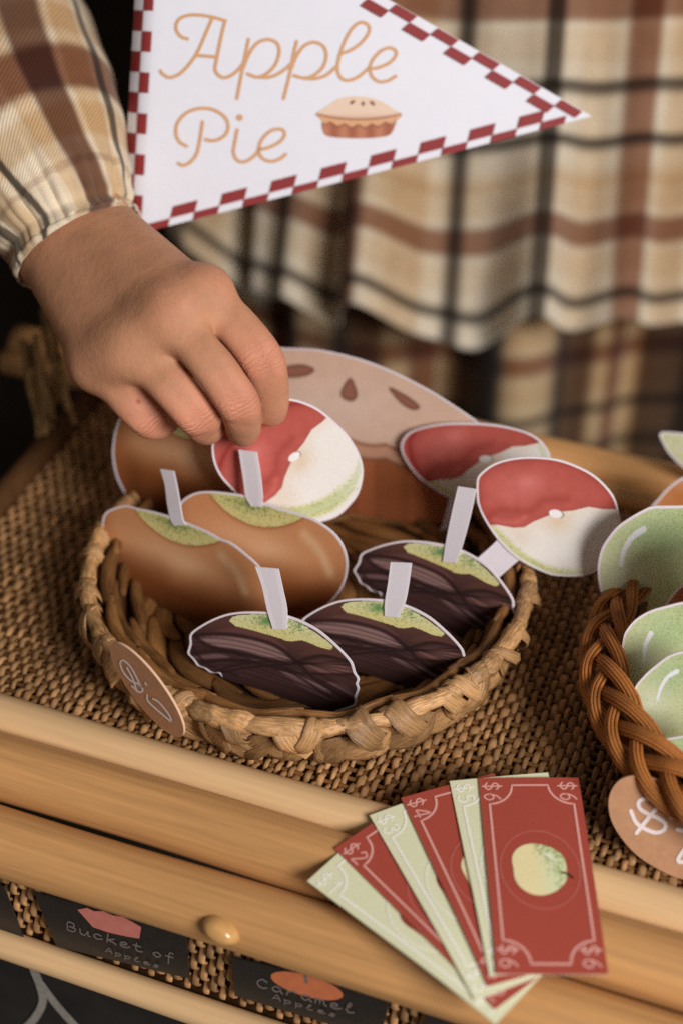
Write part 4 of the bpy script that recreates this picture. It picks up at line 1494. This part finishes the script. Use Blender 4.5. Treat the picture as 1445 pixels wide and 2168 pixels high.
# ------------------------------------------------------------------ pie cutout at the back of the basket
P0 = on_z(np.array(800.), np.array(1098.), ZF)
mp = plane_map(P0, yaw_normal(20.5, 6))
pie = thing('pie_cutout', 'large paper cutout of a lattice slit apple pie at the back of the basket', 'paper pie', tuple(P0))
cutout('pie_card', [(420, 742), (500, 732), (560, 732), (600, 737), (645, 738), (690, 743), (760, 760), (810, 778), (850, 796), (900, 822), (940, 846), (985, 876), (1015, 898), (1050, 935), (1058, 970), (1030, 1010), (990, 1050), (960, 1100, .3), (900, 1108, .05), (780, 1093, .05), (640, 1062, .05), (520, 1030, .05), (440, 980), (400, 900), (385, 820), (395, 765)],
       (720, 920), mp, art_pie, pie, bw=3.6, M=480, K=80)

# ------------------------------------------------------------------ green apples and others in the cord basket
def gpl(px, py, d, yaw=10, lean=6):
    return plane_map(P3(np.array(float(px)), np.array(float(py)), np.array(d)), yaw_normal(yaw, lean))


def green(label, out, centre, mp, hl, base, bw=5.5):
    root = thing('green_apple_cutout', label, 'paper apple', tuple(mp(np.array([float(base[0])]), np.array([float(base[1])]))[0]), 'green apple cutouts in the cord basket')
    cutout('apple_card', out, centre, mp, art_green(hl), root, bw=bw)
    return root


GB = 0.0
g_out = [(1264, 1207), (1267, 1180), (1277.5, 1151), (1304.6, 1116), (1333.6, 1095), (1361, 1079.5), (1380, 1072), (1413, 1071), (1445, 1070), (1490, 1062), (1540, 1075), (1585, 1115), (1600, 1180), (1590, 1260), (1555, 1340), (1500, 1390), (1430, 1392), (1360, 1378), (1318, 1345), (1287, 1294.5), (1273.6, 1263.5), (1267, 1238)]
green('largest green apple cutout, rearmost beside the dipped slice', g_out, (1430, 1230), gpl(1400, 1380, .505, 14, 8), ([(1361, 1120), (1337, 1138), (1321, 1163), (1313, 1196)], 1430, 1230, 165), (1430, 1390), 6)
g_out = [(1316, 1378), (1318, 1352), (1325, 1334), (1345, 1311), (1374, 1293.6), (1409, 1283), (1445, 1275), (1490, 1276), (1540, 1300), (1565, 1360), (1560, 1440), (1520, 1520), (1450, 1545), (1390, 1530), (1345, 1485), (1324, 1430)]
green('green apple cutout standing between a larger and a smaller one', g_out, (1440, 1410), gpl(1440, 1540, .480, 14, 8), ([(1377, 1341), (1365, 1366), (1361, 1400)], 1440, 1410, 128), (1440, 1540), 5)
g_out = [(1342, 1459), (1363, 1430), (1389, 1407), (1415, 1388), (1445, 1379), (1490, 1380), (1530, 1405), (1550, 1460), (1540, 1530), (1505, 1590), (1440, 1600), (1400, 1564), (1386, 1543.5), (1366, 1520), (1351, 1491)]
green('small green apple cutout with a bright white highlight near the plaited rim', g_out, (1445, 1490), gpl(1445, 1600, .466, 14, 8), ([(1432, 1421), (1412, 1434), (1398, 1456), (1391, 1480)], 1445, 1490, 110), (1445, 1598), 5)
g_out = [(1396, 1575), (1401, 1566), (1420, 1562), (1445, 1558), (1490, 1553), (1540, 1560), (1570, 1600), (1570, 1680), (1500, 1720), (1430, 1690), (1400, 1630)]
green('dark green apple cutout lowest at the right edge, behind the plaited rim', g_out, (1470, 1630), gpl(1450, 1690, .452, 14, 8), ([(1500, 1590), (1490, 1610), (1485, 1630)], 1480, 1630, 100), (1460, 1700), 4)


rr_ = lambda cx_, cy_, r: [(cx_ + r * math.cos(t) * (1.08 if math.cos(t) < 0 else 1), cy_ + r * .95 * math.sin(t)) for t in np.linspace(0, 2 * np.pi, 16, endpoint=False)]
green('unseen green apple cutout past the right edge, added to shade the largest one', rr_(1590, 1265, 132), (1590, 1265), gpl(1590, 1380, .466, 14, 8), ([(1530, 1200), (1515, 1230), (1510, 1260)], 1590, 1265, 130), (1590, 1385), 5)  # extra apple out of view, added for the shade it casts


def plain_art(c1, c2):
    def f(x, y):
        c = mixc(np.tile(L(*c1), (len(x), 1)), L(*c2), vnoise(x / 30, y / 30, 4))
        return c
    return f


mp = gpl(1430, 1300, .486, 14, 8)
r_ = thing('cider_doughnut_cutout', 'small brown cutout between the green apples at the right edge', 'paper cutout', tuple(P3(np.array(1450.), np.array(1330.), np.array(.486))))
cutout('card', [(1405, 1290), (1412, 1272), (1429, 1250), (1445, 1238), (1480, 1228), (1530, 1240), (1550, 1290), (1530, 1350), (1450, 1370), (1410, 1330)], (1480, 1300), mp, plain_art((206, 138, 100), (176, 104, 62)), r_, bw=5)
mp = gpl(1430, 1120, .545, 14, 8)
r_ = thing('brown_apple_cutout', 'brown rounded cutout rising behind the largest green apple', 'paper cutout', tuple(P3(np.array(1450.), np.array(1140.), np.array(.545))))
cutout('card', [(1372, 1085), (1380, 1070), (1394, 1054), (1413, 1033), (1445, 1010), (1500, 992), (1560, 1010), (1590, 1070), (1570, 1160), (1480, 1190), (1400, 1160), (1372, 1120)], (1480, 1090), mp, plain_art((188, 116, 62), (206, 150, 110)), r_, bw=4.5)
mp = gpl(1430, 980, .560, 14, 8)
r_ = thing('leaf_cutout', 'pale green pointed leaf cutout at the right edge above the apples', 'paper leaf', tuple(P3(np.array(1480.), np.array(1000.), np.array(.56))))


def art_leaf(x, y):
    c = np.tile(L(206, 206, 168), (len(x), 1))
    return mixc(c, L(140, 160, 104), speck(x, y, .12, 12, 2.0) * .7)


cutout('card', [(1395, 923), (1397, 917), (1403, 915), (1424, 916), (1445, 918), (1500, 924), (1550, 940), (1580, 975), (1560, 1030), (1500, 1030), (1445, 990), (1417, 963), (1405, 944)], (1480, 965), mp, art_leaf, r_, bw=5)

# ================================================================== round price tags
KRAFT = mat('kraft_tag', tuple(L(186, 140, 106)), rough=.8, spec=.15, var=.12, vscale=350)
KRAFT_EDGE = mat('kraft_edge', tuple(L(212, 176, 148)), rough=.8, spec=.15)
INK = mat('white_ink', tuple(L(232, 220, 218)), rough=.7, spec=.15)
def price_tag(label, poly, P0, N, strokes, w):
    mp = plane_map(P0, N)
    b = resample_closed(catmull(np.array(poly, float), 6, True), 120)
    root = thing('price_tag', label, 'price tag', tuple(mp(b[:, 0], b[:, 1]).mean(0)), 'round kraft price tags')
    V = np.vstack([mp(b[:, 0], b[:, 1], 0.0), mp(b[:, 0], b[:, 1], -.0008)])
    n = len(b)
    f = [tuple(range(n))[::-1], tuple(range(n, 2 * n))] + [(i, (i + 1) % n, n + (i + 1) % n, n + i) for i in range(n)]
    build('tag_card', V, f, [KRAFT, KRAFT_EDGE], root, smooth=False, fmat=[0, 0] + [1] * n)
    print_mesh('lettering', [ribbon2d(catmull(s, 8), w) for s in strokes], mp, INK, root, .0002)
    return root


def tl(lst):
    return [(a / 3.211, 1050 + b / 3.211) for a, b in lst]


Nt = unit(.60 * -Fv + .80 * (-.78 * Rv - .63 * Uv))
aa = np.linspace(0, 2 * np.pi, 24, endpoint=False)
ell = [(311 + 123 * math.cos(a) * .60 + 32 * math.sin(a) * .80, 1461 + 123 * math.cos(a) * .80 - 32 * math.sin(a) * .60) for a in aa]
price_tag('narrow-looking kraft price tag leaning on the left side of the hyacinth basket', ell, P3(np.array(383.), np.array(1552.), np.array(.4635)), Nt,
          [tl([(965, 1300), (905, 1180), (850, 1118), (822, 1130), (840, 1190), (890, 1250), (940, 1275), (975, 1315), (950, 1330), (900, 1290)]), tl([(868, 1165), (905, 1235), (935, 1325)]),
           tl([(1005, 1350), (1010, 1390), (1060, 1440), (1130, 1500), (1168, 1528), (1150, 1480), (1085, 1400), (1045, 1375)]), tl([(993, 1268), (1000, 1280)])], 4.2)


def tr(lst):
    return [(1200 + a / 3.441, 1250 + b / 3.441) for a, b in lst]


Nr = yaw_normal(14, 30)
price_tag('round kraft price tag with a white dollar sign beneath the cord basket', [(1287, 1698), (1293, 1674), (1307.5, 1654), (1328, 1644), (1352, 1643), (1400, 1652), (1460, 1676), (1520, 1720), (1565, 1780), (1572, 1830), (1540, 1862), (1490, 1870), (1445, 1862), (1421, 1854.5), (1386, 1837), (1351, 1814), (1325, 1788), (1302, 1756), (1290, 1727)],
          P3(np.array(1421.), np.array(1853.), np.array(.441)), Nr,
          [tr([(755, 1658), (735, 1600), (690, 1555), (620, 1525), (555, 1518), (518, 1545), (530, 1590), (590, 1628), (660, 1658), (712, 1700), (700, 1745), (640, 1762), (565, 1735), (500, 1690), (462, 1605)]),
           tr([(680, 1552), (595, 1650), (503, 1765)]), tr([(800, 1740), (840, 1750), (890, 1770), (900, 1810), (860, 1870), (805, 1965), (870, 1980), (930, 2010)])], 8.5)

# ================================================================== fan of play money on the front rails
RED = mat('bill_red', tuple(L(170, 76, 62)), rough=.6, spec=.25, var=.06, vscale=900)
REDLINE = mat('bill_pink_line', tuple(L(232, 172, 162)), rough=.6, spec=.25)
REDCIRC = mat('bill_circle_line', tuple(L(196, 108, 96)), rough=.6, spec=.25)
GREENM = mat('bill_green', tuple(L(238, 236, 206)), rough=.6, spec=.25, var=.35, vscale=2600, col2=tuple(L(214, 220, 178)))
GREENLINE = mat('bill_white_line', tuple(L(250, 248, 240)), rough=.6, spec=.25)
BACKP = mat('bill_back', tuple(L(214, 206, 190)), rough=.7, spec=.2)
STEM = mat('bill_stem', tuple(L(46, 40, 30)), rough=.7)
GL6 = {'$': [[(.88, .76), (.5, .92), (.14, .74), (.3, .54), (.7, .45), (.88, .24), (.5, .07), (.1, .22)], [(.5, 1.08), (.5, -.08)]],
       '6': [[(.78, .95), (.42, .74), (.18, .36), (.3, .06), (.6, .02), (.86, .26), (.7, .52), (.4, .52), (.2, .36)]],
       '5': [[(.8, .95), (.28, .95), (.22, .56), (.6, .6), (.85, .34), (.6, .03), (.15, .1)]],
       '4': [[(.72, 0), (.72, .5), (.72, 1), (.1, .3), (.5, .3), (.95, .3)]],
       '3': [[(.15, .85), (.5, .98), (.8, .75), (.45, .54), (.85, .3), (.5, .02), (.12, .14)]],
       '2': [[(.15, .75), (.4, .97), (.8, .78), (.6, .45), (.12, .03), (.5, .03), (.9, .03)]],
       '1': [[(.25, .75), (.55, .98), (.55, .5), (.55, 0)]]}
BZ = .0100
q = on_z(np.array([1012, 1222, 1288, 1050.]), np.array([1648, 1653, 2055, 2058.]), BZ)
BWd = .5 * (np.linalg.norm(q[1] - q[0]) + np.linalg.norm(q[2] - q[3]))
BHt = .5 * (np.linalg.norm(q[3] - q[0]) + np.linalg.norm(q[2] - q[1]))
print('bill', BWd, BHt)


def art_apple(green_):
    def f(x, y):
        if green_:
            c = np.tile(L(240, 228, 176), (len(x), 1))
            c = mixc(c, L(226, 232, 188), sstep(-.05, .12, x))
            c = mixc(c, L(140, 168, 96), speck(x * 600, y * 600, .5 * sstep(.0, .2, x - y * .5), 2, 3.0) * .8)
            c = mixc(c, L(240, 240, 220), taper(x, y, [(.06, -.15), (.12, -.125), (.165, -.08)], .035, .006))
        else:
            c = np.tile(L(156, 58, 44), (len(x), 1))
            c = mixc(c, L(190, 92, 72), np.exp(-(((x - .05) / .1) ** 2 + ((y + .05) / .1) ** 2)))
        return c
    return f


def bill(label, amount, TL_, BL_, z, red, bend=.0015):
    tl_, bl_ = on_z(np.array([TL_[0]], float), np.array([TL_[1]], float), z)[0], on_z(np.array([BL_[0]], float), np.array([BL_[1]], float), z)[0]
    dn = unit(bl_ - tl_)
    rt = np.array([-dn[1], dn[0], 0.0])
    mid = (tl_ + bl_) / 2
    org = mid - dn * BHt / 2
    def mp(s, t, lift=0.0):
        s = np.asarray(s, float); t = np.asarray(t, float)
        zc = bend * (t - .45) ** 2 - .0016 * np.clip(t - .55, 0, 1) ** 2 * 5 + .0003 * np.sin(s * 2.2 + t * 3)
        return org + (s * BWd)[:, None] * rt + (t * BHt)[:, None] * dn + (zc + lift)[:, None] * EZ
    root = thing('play_bill', label, 'play money', tuple(mp(np.array([.5]), np.array([.5]))[0]), 'fan of paper play money on the front rail')
    n, m = 7, 25
    S_, T_ = np.meshgrid(np.linspace(0, 1, n), np.linspace(0, 1, m))
    top = mp(S_.ravel(), T_.ravel()); bot = mp(S_.ravel(), T_.ravel(), -.00022)
    f = [c[::-1] for c in grid_faces(m, n)]
    o_ = n * m
    f2 = [tuple(i + o_ for i in c[::-1]) for c in f]
    edge = []
    loop = [i for i in range(n)] + [r * n + n - 1 for r in range(1, m)] + [(m - 1) * n + i for i in range(n - 2, -1, -1)] + [r * n for r in range(m - 2, 0, -1)]
    for a, b in zip(loop, loop[1:] + loop[:1]):
        edge.append((a, b, b + o_, a + o_))
    build('paper', np.vstack([top, bot]), f + f2 + edge, [RED if red else GREENM, BACKP], root, smooth=False, fmat=[0] * len(f) + [1] * (len(f2) + len(edge)))
    k = BWd / BHt                                  # t units per s unit
    line = REDLINE if red else GREENLINE
    # work in (s, t/k) so that circles stay round
    def mq(x, y, lift=0.0):
        return mp(x, y * k, lift)
    Hh = 1 / k
    l, r, tp, bt, cr = .085, .915, .10, Hh - .10, .235
    path = []
    for (cx_, cy_, a0, a1) in ((r, tp, math.pi, math.pi / 2), (r, bt, -math.pi / 2, -math.pi), (l, bt, 0, -math.pi / 2), (l, tp, math.pi / 2, 0)):
        path += [(cx_ + cr * math.cos(a), cy_ + cr * math.sin(a)) for a in np.linspace(a0, a1, 12)]
    dense = []
    for a, b in zip(path, path[1:] + path[:1]):
        nn = max(1, int(math.hypot(b[0] - a[0], b[1] - a[1]) / .12))
        dense += [(a[0] + (b[0] - a[0]) * i / nn, a[1] + (b[1] - a[1]) * i / nn) for i in range(nn)]
    print_mesh('frame_line', [ribbon2d(dense, .022, True)], mq, line, root)
    cc = [(.5 + .375 * math.cos(a), Hh / 2 + .375 * 1.2 * math.sin(a)) for a in np.linspace(0, 2 * np.pi, 64, endpoint=False)]
    print_mesh('circle_line', [ribbon2d(cc, .013, True)], mq, REDCIRC if red else GREENLINE, root)
    for (x0, y0) in ((.04, .035), (.79, .035), (.04, Hh - .315), (.79, Hh - .315)):
        for i, ch in enumerate(('$', amount)):
            st = [ribbon2d(catmull([(x0 + .165 * gy, y0 + .02 + .135 * i + .108 * gx) for gx, gy in g], 6), .017) for g in GL6[ch]]
            print_mesh('dollar_sign' if i == 0 else 'numeral', st, mq, line, root)
    # the printed apple, its stem to the right
    ang = np.linspace(0, 2 * np.pi, 64, endpoint=False)
    rad_ = .262 * (1 + .05 * np.cos(2 * ang) - .10 * np.exp(-((ang - math.pi) / .35) ** 2) - .08 * np.exp(-(np.minimum(ang, 2 * np.pi - ang) / .3) ** 2) + .03 * np.cos(3 * ang + .5))
    nr = 22
    pts = np.vstack([[[0, 0]]] + [np.stack([rad_ * np.cos(ang), rad_ * np.sin(ang)], 1) * j / nr for j in range(1, nr + 1)])
    cols = art_apple(red)(pts[:, 0], pts[:, 1])
    f = [(0, 1 + j, 1 + (j + 1) % 64) for j in range(64)]
    for i in range(nr - 1):
        f += [(1 + i * 64 + j, 1 + (i + 1) * 64 + j, 1 + (i + 1) * 64 + (j + 1) % 64, 1 + i * 64 + (j + 1) % 64) for j in range(64)]
    build('apple_print', mq(pts[:, 0] + .49, pts[:, 1] * 1.2 + Hh / 2, .00014), f, PRINT, root, smooth=False, cols=cols)
    print_mesh('stem_print', [ribbon2d(catmull([(.70, Hh / 2 + .04), (.75, Hh / 2 + .055), (.80, Hh / 2 + .10)], 5), .022)], mq, STEM, root, .0002)
    return root


bill('pale green play bill marked $1, lowest and leftmost of the fan', '1', (668, 1880), (1027, 2148), BZ - .0022, False)
bill('red play bill marked $2 between the two leftmost green bills', '2', (718, 1808), (1035, 2120), BZ - .0015, True)
bill('pale green play bill marked $3 in the middle of the fan', '3', (783, 1730), (1003, 2110), BZ - .0008, False)
bill('red play bill marked $4 half covered by green bills', '4', (848, 1690), (1032, 2084), BZ - .0001, True)
bill('pale green play bill marked $5 just under the topmost red bill', '5', (950, 1652), (1036, 2064), BZ + .0006, False)
bill('red play bill marked $6 with a yellow green apple, topmost of the fan', '6', (1012, 1648), (1050, 2058), BZ + .0013, True)

# ================================================================== Apple Pie pennant
PEN = mat('pennant_paper', tuple(L(226, 227, 236)), rough=.6, spec=.25, var=.02, vscale=200)
PENRED = mat('pennant_red', tuple(L(140, 48, 50)), rough=.6, spec=.25, var=.05, vscale=400)
PENTAN = mat('pennant_tan', tuple(L(208, 160, 116)), rough=.6, spec=.25, var=.04, vscale=500)
PP0 = P3(np.array(310.), np.array(490.), np.array(.534))
PN = unit(yaw_normal(-4, 22))
_pm = plane_map(PP0, PN)


def pen_map(x, y, lift=0.0):
    x = np.asarray(x, float); y = np.asarray(y, float)
    ex = 283 - .056 * y                       # left edge, which curls back over its string
    c = np.clip(ex + 46 - x, 0, 60) / 46.0
    wave = .0016 * np.sin((x - 260) / 260.0) + .0008 * np.sin(y / 120.0)
    return _pm(x, y, lift - .0055 * c ** 2.4 + wave)


pennant = thing('pennant', 'white paper pennant reading Apple Pie with a red checked border', 'pennant', tuple(PP0))
PTL, PBL, PTP = np.array([300., -300.]), np.array([255., 505.]), np.array([1252., 246.])
nU, nV = 60, 40
rows = []
for i in range(nU + 1):
    u = i / nU
    a = PTL + (PTP - PTL) * u; b = PBL + (PTP - PBL) * u
    rows.append([a + (b - a) * v for v in np.linspace(0, 1, nV + 1)])
G = np.array(rows).reshape(-1, 2)
f = [c[::-1] for c in grid_faces(nU + 1, nV + 1)]
top = pen_map(G[:, 0], G[:, 1]); bot = pen_map(G[:, 0], G[:, 1], -.0003)
o_ = len(G)
build('paper', np.vstack([top, bot]), f + [tuple(i + o_ for i in c[::-1]) for c in f], PEN, pennant)


def pc_(lst):
    return [(250 + a / 2.369, b / 2.369) for a, b in lst]


W_ = 7.2
text1 = [[(350, 195), (320, 185), (298, 160), (292, 130), (305, 100), (340, 80), (400, 75), (470, 85), (540, 105)], [(475, 88), (440, 170), (400, 260), (360, 320), (310, 370), (260, 388), (225, 370), (215, 355)],
         [(537, 105), (515, 200), (495, 300), (488, 350), (510, 380), (540, 388), (580, 370), (620, 330), (640, 295)], [(390, 277), (495, 285)],
         [(655, 197), (640, 270), (620, 370), (597, 492)], [(630, 335), (660, 265), (700, 215), (750, 198), (795, 215), (808, 260), (790, 320), (750, 365), (700, 386), (650, 370)], [(700, 386), (760, 386), (815, 362), (868, 320)],
         [(895, 208), (880, 270), (860, 370), (830, 492)], [(865, 350), (895, 278), (935, 228), (985, 212), (1030, 235), (1042, 285), (1022, 340), (975, 380), (930, 390), (882, 378)], [(930, 391), (990, 393), (1045, 374), (1090, 335)],
         [(1118, 268), (1165, 250), (1215, 215), (1250, 170), (1256, 138), (1238, 117), (1205, 115), (1165, 150), (1130, 215), (1105, 290), (1098, 350), (1115, 390), (1150, 402), (1200, 385), (1248, 345)],
         [(1250, 343), (1295, 340), (1350, 318), (1385, 285), (1388, 255), (1355, 240), (1305, 262), (1262, 320), (1265, 375), (1300, 407), (1345, 405), (1387, 382)]]
text2 = [[(345, 732), (310, 710), (292, 670), (300, 615), (345, 565), (410, 543), (475, 548), (530, 580), (552, 620), (545, 665), (510, 695), (470, 704), (440, 698)], [(425, 610), (412, 700), (395, 770), (365, 810), (330, 828), (303, 818)],
         [(598, 650), (585, 720), (580, 765), (600, 803), (640, 808), (685, 778), (708, 745)], [(705, 748), (760, 736), (815, 705), (835, 668), (815, 646), (765, 655), (720, 700), (706, 752), (722, 790), (765, 807), (810, 795), (840, 772)]]
for grp in (text1[0:4], text1[4:7], text1[7:10], text1[10:11], text1[11:12], text2[0:2], text2[2:3], text2[3:4]):
    extra_ = [disc2d(250 + 610 / 2.369, 588 / 2.369, 7)] if grp is not None and grp == text2[2:3] else []
    print_mesh('letter', [ribbon2d(catmull(pc_(s), 9), W_) for s in grp] + extra_, pen_map, PENTAN, pennant, .0002)


# checked border: two rows of squares along each edge
def checks(P0_, P1_, inward, cell, w1, w2, start=0.0, tint=None, skew=0.0, kmax=99):
    d = P1_ - P0_
    Ln = np.linalg.norm(d); d = d / Ln
    nn = np.array([-d[1], d[0]])
    if nn @ inward < 0:
        nn = -nn
    out = []
    k = 0
    x = start
    while x < Ln and k < kmax:
        row = k % 2
        y0, y1 = (0, w1) if row == 0 else (w1, w1 + w2)
        x0, x1 = max(x, 0), min(x + cell, Ln)
        sk = skew
        if x1 - x0 > 2:
            a = P0_ + d * (x0 + sk * y0) + nn * y0; b = P0_ + d * (x1 + sk * y0) + nn * y0
            c = P0_ + d * (x1 + sk * y1) + nn * y1; e = P0_ + d * (x0 + sk * y1) + nn * y1
            m_ = 4
            up_ = [a + (b - a) * i / m_ for i in range(m_ + 1)]; dn_ = [e + (c - e) * i / m_ for i in range(m_ + 1)]
            # cells on the curled edge get inner rows so that they follow it
            V = []
            for j in range(4):
                V += [u_ + (w_ - u_) * j / 3 for u_, w_ in zip(up_, dn_)]
            out.append((np.array(V), grid_faces(4, m_ + 1)))
        x += cell; k += 1
    return out


inn = np.array([600., 100.])
mid_ = (PTL + PBL + PTP) / 3
ck = checks(np.array([287.5, -80.0]), PBL, np.array([1., 0]), 43.5, 22, 21, start=14.0, skew=0)
ck += checks(np.array([283., 497.5]), PTP, np.array([0., -1]), 54.0, 15, 23, start=22.0, skew=.55, kmax=17)
ck += checks(PTP + np.array([-14., -6]), np.array([560., -150.]), np.array([-.3, 1]), 50.5, 19, 21, start=8.0, skew=.35)
print_mesh('checked_border', ck, pen_map, PENRED, pennant, .00016)


# small pie printed beside the words
def art_minipie(x, y):
    u, v = (x - 758) / 74.0, (y - 236.0)
    c = np.tile(L(226, 200, 178), (len(x), 1))
    c = mixc(c, L(200, 158, 130), .8 * sstep(0, 18, v))
    for (sx_, sy_, r1, r2, a) in ((744, 216, 7, 3.4, -.5), (766, 219, 4, 5, .4), (786, 218, 6.5, 3.6, .7)):
        dx, dy = x - sx_, y - sy_
        X_, Y_ = dx * math.cos(a) + dy * math.sin(a), -dx * math.sin(a) + dy * math.cos(a)
        c = mixc(c, L(134, 84, 66), (X_ / r1) ** 2 + (Y_ / r2) ** 2 < 1)
    rimy = 250 + 8 * (1 - u * u)
    rm = np.abs(y - rimy)
    c = mixc(c, L(150, 86, 60), np.exp(-((y - (rimy - 5)) / 3) ** 2))
    c = mixc(c, L(214, 164, 124), (y > rimy - 4) & (y < rimy + 8 + 3 * np.sin(x / 4.5)))
    lw = y > rimy + 8 + 3 * np.sin(x / 4.5)
    base_ = mixc(np.tile(L(160, 92, 68), (len(x), 1)), L(186, 122, 92), .5 + .5 * np.sin(x / 6.0))
    c = np.where(lw[:, None], base_, c)
    c = mixc(c, L(128, 72, 52), np.exp(-((y - (rimy + 9 + 3 * np.sin(x / 4.5))) / 2.2) ** 2) * .8)
    return c


po = np.array([(668, 243), (672, 236), (684, 228), (694, 222), (712, 210), (735, 204), (758, 203), (782, 206), (805, 214), (822, 224), (834, 232), (846, 238), (848, 246), (838, 254), (834, 266), (824, 284), (800, 290), (765, 292), (722, 291), (690, 286), (681, 270), (680, 254)], float)
b = resample_closed(catmull(po, 5, True), 150)
c0 = np.array([758., 250.]); nr = 36
pts = np.vstack([c0[None]] + [c0 + (b - c0) * j / nr for j in range(1, nr + 1)])
f = [(0, 1 + (j + 1) % 150, 1 + j) for j in range(150)]
for i in range(nr - 1):
    f += [(1 + i * 150 + j, 1 + i * 150 + (j + 1) % 150, 1 + (i + 1) * 150 + (j + 1) % 150, 1 + (i + 1) * 150 + j) for j in range(150)]
build('pie_print', pen_map(pts[:, 0], pts[:, 1], .0002), f, PRINT, pennant, smooth=False, cols=art_minipie(pts[:, 0], pts[:, 1]))
